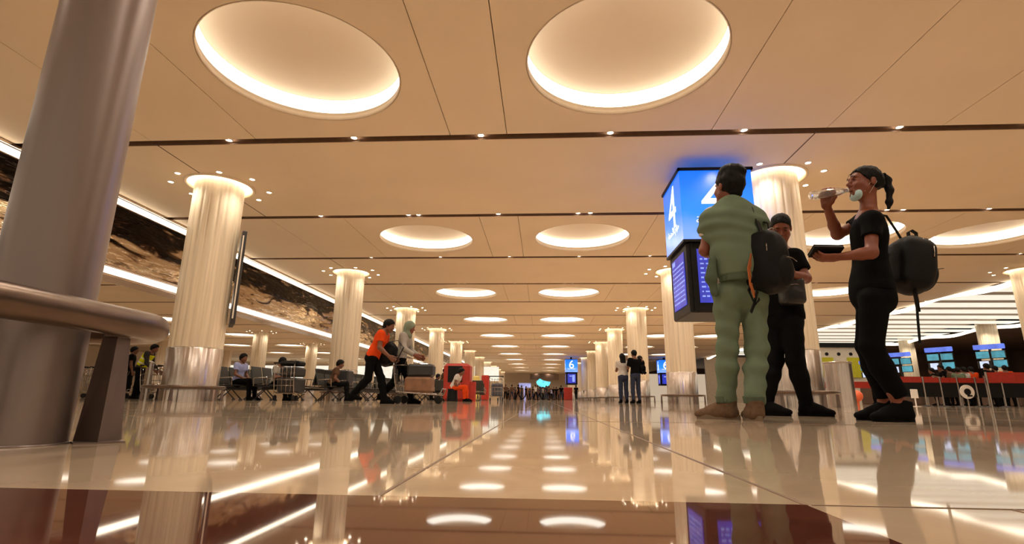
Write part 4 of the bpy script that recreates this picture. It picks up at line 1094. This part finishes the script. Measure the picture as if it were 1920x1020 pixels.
suitcase('black bag standing on the seats right of the stacked trolley', (-6.35, 16.8, .43), (.34, .5, .52), C_DKCASE, name='duffel_bag', cat='bag')
# worker with the nested trolleys, far left
v, Wv, Rv = bgp('worker in yellow high-visibility vest leaning over parked trolleys', at(262, 700, 15.6)[0], 15.6, 1.70, 15, 'stand', SK_BROWN, C_DKGREY, C_BLACK2, lean=.42, arms='down', res=.012, sleeve=1.8)
q = tuple(v.location)
F = Field(); d_ = V3(math.sin(.42) * .966, .1, math.cos(.42)); c0 = V3(q[0], q[1], .94)
F.cone(c0 + d_ * .05, c0 + d_ * .44, .185, .195, .05, (simple_R(15)[0], .74), ca=True, cb=True); skin_obj('vest', F.mesh(.011), C_HIVIS, v, q)
for t in (.12, .26):
    F = Field(); F.cone(c0 + d_ * t, c0 + d_ * (t + .045), .191, .191, .01, (simple_R(15)[0], .75), ca=True, cb=True); skin_obj('reflective_band', F.mesh(.008), C_REFL, v, q)
bgp('dark-clothed person standing behind the worker in the yellow vest', at(243, 700, 17)[0], 17.0, 1.68, 30, 'stand', SK_BROWN, C_BLACK, C_BLACK2, res=.014)
for k in range(6):
    X = -14.9 + .29 * k
    trolley(f'chrome luggage trolley nested in the parked row at the far left, {ORD[k]} from the left', X, 16.9 - .05 * k, .15, group='nested trolleys')
for k in range(3):
    trolley(f'luggage trolley the worker in the vest is handling, {ORD[k]} from the left', -11.75 + .28 * k, 15.7, .1, group='trolleys at the worker')
for px, Y, la in ((128, 11.2, 'slim steel bollard at the far left before the nested trolleys'), (273, 11.8, 'slim steel bollard between the worker and the nearest left column')):
    p = at(px, 750, Y); m = MB(); m.cyl((0, 0, 0), .05, .84, 16); m.lathe([(.05, .84), (.045, .87), (.001, .88)], n=16)
    tag(m.build('bollard', M_CHROME, loc=(p[0], Y, 0)), la, 'bollard')
# red kiosk and the crouching person in orange
o = empty('red_kiosk', (at(856, 720, 20)[0], 20.3, 0), 'tall red promotional kiosk with rounded top among the benches', 'kiosk')
m = MB(); m.box((0, 0, .70), (1.0, .8, 1.40), bev=.10); m.build('cabinet', M_RED, o)
m = MB(); m.box((-.05, -.41, 1.0), (.55, .02, .6)); m.build('screen', M_BLACK, o)
m = MB(); m.cyl((.52, -.1, 0), .20, .72, 20); m.build('side_drum', M_RED, o)
bgp('person in white shirt and orange trousers sitting hunched before the red kiosk', at(850, 720, 18.8)[0], 18.8, 1.60, -8, 'sit', SK_BROWN, C_WHITE, C_ORANGE, lean=.45, arms='lap', res=.014)
sx_ = at(850, 720, 18.8)[0]
m = MB(); m.cyl((0, 0, 0), .20, .40, 20, .17); m.lathe([(.17, .40), (.185, .405), (.185, .43), (.001, .435)], n=20)
tag(m.build('stool', M_BLACK, loc=(sx_ - .02, 18.8, 0)), 'low black stool under the hunched person in orange trousers', 'stool')
bgp('person in dark clothes seated left of the red kiosk', at(815, 720, 25)[0] , 25, 1.62, 10, 'sit', SK_BROWN, C_BLACK, C_BLACK2, lean=.2, arms='lap', res=.015)
bgp('person in brown seated against the left side of the red kiosk', at(828, 720, 27.5)[0], 27.5, 1.62, 10, 'stand', SK_BROWN, C_BROWN, C_BROWN, lean=.2, arms='phone', res=.015)
b_ = at(910, 720, 34); m = MB(); m.box((0, 0, .78), (.48, .4, 1.56), bev=.05); tag(m.build('red_stand', M_RED, loc=(b_[0], 34, 0)), 'small red stand beyond the red kiosk', 'stand')
b_ = at(893, 720, 29); m = MB(); m.box((0, 0, .65), (.34, .34, 1.3), bev=.05); tag(m.build('yellow_stand', mat('cream_yellow', (.70, .55, .16), .5), loc=(b_[0], 29, 0)), 'cream and yellow upright stand just right of the red kiosk', 'stand')
b_ = at(1065, 720, 70); m = MB(); m.box((0, 0, .8), (1.1, .8, 1.6), bev=.05); tag(m.build('red_stand', M_RED, loc=(b_[0], 70, 0)), 'distant dark red stand below the blue sign with the 6', 'stand')
# pair by the right columns
bgp('woman in white top with loose dark hair standing by the right columns', at(1168, 700, 18.6)[0], 18.6, 1.66, 100, 'stand', SK_BROWN, C_WHITE, C_JEANS, hs='long', female=True, res=.012, arms='phone')
bgp('man in black shirt carrying a child, next to the woman in the white top', at(1191, 700, 18.3)[0], 18.3, 1.76, 110, 'stand', SK_BROWN, C_BLACK, C_JEANS, res=.012, arms='phone', sleeve=.7)
ch_, _, _ = bgp('small child in black carried against the shoulder of the man in black', at(1201, 700, 18.5)[0], 18.55, .72, -80, 'sit', SK_BROWN, C_BLACK, C_BLACK2, res=.012)
ch_.location.z = .98
# people scattered far down the hall
far = [(986, 70, C_BLACK), (1004, 62, C_WHITE), (1012, 75, C_JEANS), (1024, 66, C_DKGREY), (1034, 80, C_LBLUE), (1043, 72, C_BLACK), (1052, 64, C_BLACK), (1080, 55, C_BLACK), (960, 58, C_BROWN), (972, 50, C_BLACK), (948, 46, C_BROWN), (1000, 84, C_GREY)]
names_ = ['first', 'second', 'third', 'fourth', 'fifth', 'sixth', 'seventh', 'eighth', 'ninth', 'tenth', 'eleventh', 'twelfth']
far = [(px, max(Y, 62), c) for px, Y, c in far] + [(px, random.uniform(64, 92), random.choice([C_BLACK, C_DKGREY, C_BROWN, C_JEANS, C_GREY])) for px in (940, 953, 966, 978, 993, 999, 1008, 1018, 1029, 1038, 1047, 1057)]
far.sort()
for i, (px, Y, c) in enumerate(far):
    bgp(f'tiny distant person far down the hall, {ORD[i]} from the left of that crowd', at(px, 730, Y)[0], Y, 1.7, random.uniform(0, 360), 'walk' if i % 2 else 'stand', SK_BROWN, c, C_BLACK2 if i % 3 else C_JEANS, res=.025)
left_seat = [(672, 20), (640, 18.2), (800, 28), (925, 38), (938, 42)]
for i, (px, Y) in enumerate(left_seat[2:]):
    bgp(f'dark-clothed person seated in the long bench row, {ORD[i]} from the camera', -6.35, Y, 1.62, 0, 'sit', SK_BROWN, [C_BLACK, C_BROWN, C_DKGREY][i], C_BLACK2, lean=.15, arms='lap', res=.016)
# small shop and lit screen at the far end
b_ = at(1019, 722, 98); o = empty('far_display', (b_[0], 98, 2.2), 'curved cyan and white display at the far end of the hall', 'display')
m = MB(); pl = [(1.3 * math.cos(q), .1 + 1.0 * math.sin(q)) for q in np.linspace(PI, 2 * PI, 20)] + [(.7, .15), (0, .3), (-.7, .65)]; m.add([(x, -.1, z + .9) for x, z in pl] + [(x, .1, z + .9) for x, z in pl], [list(range(23)), [23 + i for i in range(23)][::-1]] + [(i, 23 + i, 23 + (i + 1) % 23, (i + 1) % 23) for i in range(23)]); m.build('screen', mat('cyan_screen', (.10, .62, .85), emit=1.6, var=.5, scale=1.5), o); m = MB(); m.box((0, .3, -1.0), (1.6, .6, 2.4)); m.build('plinth', M_DGREY, o)
b_ = at(984, 725, 98); m = MB(); m.box((0, 0, .2), (2.2, .2, .8), bev=.05); m.box((0, .12, -1.0), (.4, .2, 3.0)); tag(m.build('far_display', mat('violet_screen', (.35, .35, .9), emit=1.0, var=.6, scale=1.5), loc=(b_[0], 98, 2.3)), 'pale violet display left of the cyan display at the far end', 'display')
m = MB(); m.box((0, 0, 0), (5.6, .3, 1.1)); struct(m.build('trim_7', M_DARKWALL, loc=(0.3, 104, 4.3)))
m = MB(); m.box((0, 0, 0), (14, .3, 2.0)); struct(m.build('trim_8', C_BROWNBOX, loc=(-.5, 106, 1.0)))

# ================================================================== passport hall on the right
p = at(1580, 760, 13.4); o = empty('steel_bin', (p[0], 13.4, 0), 'round brushed steel bin between the man and the woman in black', 'bin')
m = MB(); m.cyl((0, 0, 0), .30, 1.02, 40); m.build('body', M_STEEL, o); m = MB(); m.lathe([(.30, 1.02), (.315, 1.03), (.315, 1.06), (.22, 1.075)], n=40); m.build('rim', M_CHROME, o)
# panel wall with yellow doors
o = empty('panel_booth', (22.3, 40, 0), 'cream booth wall with black round vents and two yellow panels', 'booth')
m = MB(); m.box((0, 0, 3.35), (4.7, .3, 1.3)); m.box((0, .1, 1.4), (4.7, .2, 2.8)); m.build('wall_panel', M_TRIMW, o)
m = MB(); m.box((0, -.1, 4.16), (5.0, .5, .32)); m.build('fascia', M_BLACK, o)
for k in range(5):
    m = MB(); m.tube([(-1.5 + .85 * k, -.19, 3.52), (-1.5 + .85 * k, -.13, 3.52)], .12, 16); m.build('vent', M_BLACK, o)
for xx, w_ in ((-1.5, .85), (.45, 1.15)):
    m = MB(); m.box((xx, -.17, 2.55), (w_, .06, 1.45), bev=.1); m.build('yellow_panel', M_YELLOW, o)
# desks with stacked displays
M_CYAN = mat('cyan_monitor', (.06, .33, .42), emit=.95, var=.35, scale=3); M_BLUEB = mat('blue_header', (.10, .18, .90), emit=1.1, var=.5, scale=2); M_PALE = mat('pale_monitor', (.60, .68, 1.0), emit=1.1, var=.15)
def totem():
    e = empty('passport_desk', (0, 0, 0), '', 'desk', 'passport desks with stacked displays')
    m = MB(); m.box((0, .3, .55), (1.5, .7, 1.1), bev=.03); m.box((0, .25, 1.12), (1.6, .85, .05)); m.build('counter', M_DARKWALL, e)
    m = MB(); m.box((-.02, .1, 1.9), (.08, .08, 1.55)); m.build('post', M_DGREY, e)
    m = MB(); m.box((0, -.02, 2.66), (1.15, .14, .22), bev=.02); m.build('header_sign', M_BLUEB, e)
    for xx, zz, mm in ((-.29, 2.30, M_CYAN), (.29, 2.30, M_CYAN), (-.28, 1.86, M_PALE), (.31, 1.88, M_CYAN)):
        m = MB(); m.box((xx, .03, zz), (.54, .06, .35), bev=.02); f_ = m.build('monitor', M_DGREY, e)
        m = MB(); m.box((xx, -.004, zz), (.49, .012, .30) if mm is not M_PALE else (.34, .012, .31)); m.build('monitor_screen', mm, f_)
    return e
tt = totem()
for i, (px, Y, la) in enumerate(((1771, 27, 'passport desk with blue header and stacked monitors, middle of the three by the woman'), (1868, 25.5, 'passport desk with blue header and stacked monitors, nearest the large right column'), (1694, 30, 'passport desk with stacked monitors just behind the legs of the woman in black'), (1634, 36, 'passport desk with monitors beside the yellow panels'))):
    p = at(px, 720, Y)
    if i == 0: tt.location = (p[0], Y, 0); tt.rotation_euler = (0, 0, -1.05); tt['label'] = la
    else: dup(tt, (p[0], Y, 0), -1.05, la)
# queue barriers: steel posts, red belts, black infill
xs = [at(px, 730, 18.3)[0] for px in (1690, 1733, 1765, 1797, 1831, 1850, 1880, 1925)]
bp0 = None
for i, x in enumerate(xs):
    la = f'steel queue post of the red belt barrier, {ORD[i]} from the left'
    if bp0 is None:
        bp0 = empty('queue_post', (x, 18.3, 0), la, 'queue post', 'queue posts')
        m = MB(); m.cyl((0, 0, .02), .03, .93, 12); m.build('post', M_CHROME, bp0); m = MB(); m.lathe([(.001, .035), (.05, .03), (.17, .012), (.17, 0)], n=20); m.build('base', M_DGREY, bp0)
    else: dup(bp0, (x, 18.3, 0), 0, la)
for i in range(len(xs) - 1):
    w_ = xs[i + 1] - xs[i] - .07; xc = (xs[i] + xs[i + 1]) / 2
    o = empty('belt_barrier', (xc, 18.3, 0), f'red belt over a black infill panel between queue posts, {ORD[i]} from the left', 'barrier', 'belt barriers')
    m = MB(); m.box((0, 0, .84), (w_, .012, .16)); m.build('belt', M_RED, o)
    m = MB(); m.box((0, 0, .53), (w_, .02, .46)); m.build('infill', M_BLACK, o)
for i, (px, Y, w_) in enumerate(((1708, 20.5, 1.6), (1795, 21.5, 2.3), (1850, 22, 2.0), (1620, 26, 2.4), (1555, 27, 1.2), (1905, 17.2, 1.6))):
    p = at(px, 720, Y); o = empty('belt_barrier', (p[0], Y, 0), ['red banner barrier just right of the woman\'s ankles', 'long red banner barrier in the middle of the queue', 'red banner barrier in front of the seated crowd', 'red banner barrier below the yellow panels', 'short red banner barrier left of the steel bin', 'red belt beside the large right column'][i], 'barrier')
    m = MB(); m.box((0, 0, .90), (w_, .015, .30)); m.build('belt', M_RED, o)
    for s_ in (-1, 1):
        m = MB(); m.cyl((s_ * (w_ / 2 + .03), 0, 0), .03, 1.06, 12); m.build('post', M_CHROME, o)
p = at(1813, 733, 17.6); o = empty('round_notice', (p[0], 17.6, 0), 'round white notice with a black figure on the queue barrier', 'sign')
m = MB(); m.tube([(0, -.012, .46), (0, .012, .46)], .215, 28); m.build('disc', M_WHITE, o)
m = MB(); m.tube([(.0, -.024, .46), (0, -.011, .46)], .10, 20); m.box((.05, -.02, .34), (.15, .012, .05)); m.build('figure', M_BLACK, o)
m = MB(); m.cyl((0, .03, 0), .02, .40, 10); m.cyl((0, .03, 0), .12, .012, 20); m.build('stand', M_CHROME, o)
p = at(1606, 744, 15.5); m = MB(); m.lathe([(.16 * math.sin(q), -.16 * math.cos(q)) for q in np.linspace(.02, PI - .02, 12)], n=20, c=(0, 0, .28)); m.cyl((0, 0, 0), .05, .14, 12)
tag(m.build('red_ball_marker', mat('orange_red', (.75, .13, .04), .4), loc=(p[0], 15.5, 0)), 'round orange-red floor marker right of the steel bin', 'marker')
p = at(1714, 737, 16.5); m = MB(); m.box((0, 0, .37), (.20, .04, .26), bev=.01); m.cyl((0, 0, 0), .02, .3, 8); m.cyl((0, 0, 0), .12, .012, 16)
tag(m.build('white_notice', M_WHITE, loc=(p[0], 16.5, 0)), 'small square white notice right of the woman\'s shoes', 'sign')
cr_ = [(1752, 24, C_BLACK, 150), (1770, 22.6, C_BLACK, 170), (1785, 24.5, C_BROWN, 90), (1800, 23.5, C_GREEN, 60), (1812, 24, C_WHITE, 100), (1826, 24.5, C_ORANGE, 80), (1857, 21, C_BLACK, 95), (1872, 23, C_ORANGE, 110), (1890, 23.4, C_ORANGE, 60), (1640, 27, C_ORANGE, 90), (1660, 28, C_BROWN, 120)]
lb_ = ['black top behind the left end of the red belts', 'black top queuing below the middle monitors', 'brown top in the queue below the middle monitors', 'green top in the queue right of the middle monitors', 'white top in the queue between the two monitor desks', 'orange top in the queue left of the near column', 'black top with back turned in front of the right monitors', 'orange top below the right monitors', 'orange top at the right end of the queue', 'orange top behind the red banner by the bin', 'brown top behind the red banner by the bin']
for i, (px, Y, c, dg) in enumerate(cr_):
    bgp('queuing person in ' + lb_[i], at(px, 720, Y)[0], Y, 1.55 + .05 * (i % 3), dg, 'stand', SK_BROWN, c, C_BLACK2, res=.015, arms='phone' if i % 2 else None)

# far left: lit counter and trolley with bags
m = MB(); m.box((0, 0, 1.2), (40, .5, 2.4)); o = m.build('lit_counter', mat('left_wall', (.62, .48, .32))); o.location = (-26, 72.0, 0); tag(o, 'long pale counter with a glowing top band far behind the benches', 'counter')
m = MB(); m.box((0, -.05, 3.6), (40, .5, 1.4)); m.box((0, .3, 2.2), (40, .1, 3.0)); m.build('light_band', M_SLAT, o)
tx = at(932, 740, 22)[0]
trolley('luggage trolley with a blue-grey bag standing right of the red kiosk', tx, 22, PI / 2)
suitcase('blue-grey bag on the trolley right of the red kiosk', (tx, 22.04, .21), (.46, .5, .5), mat('blue_grey_bag', (.06, .075, .10), .6, var=.3), name='duffel_bag', cat='bag')
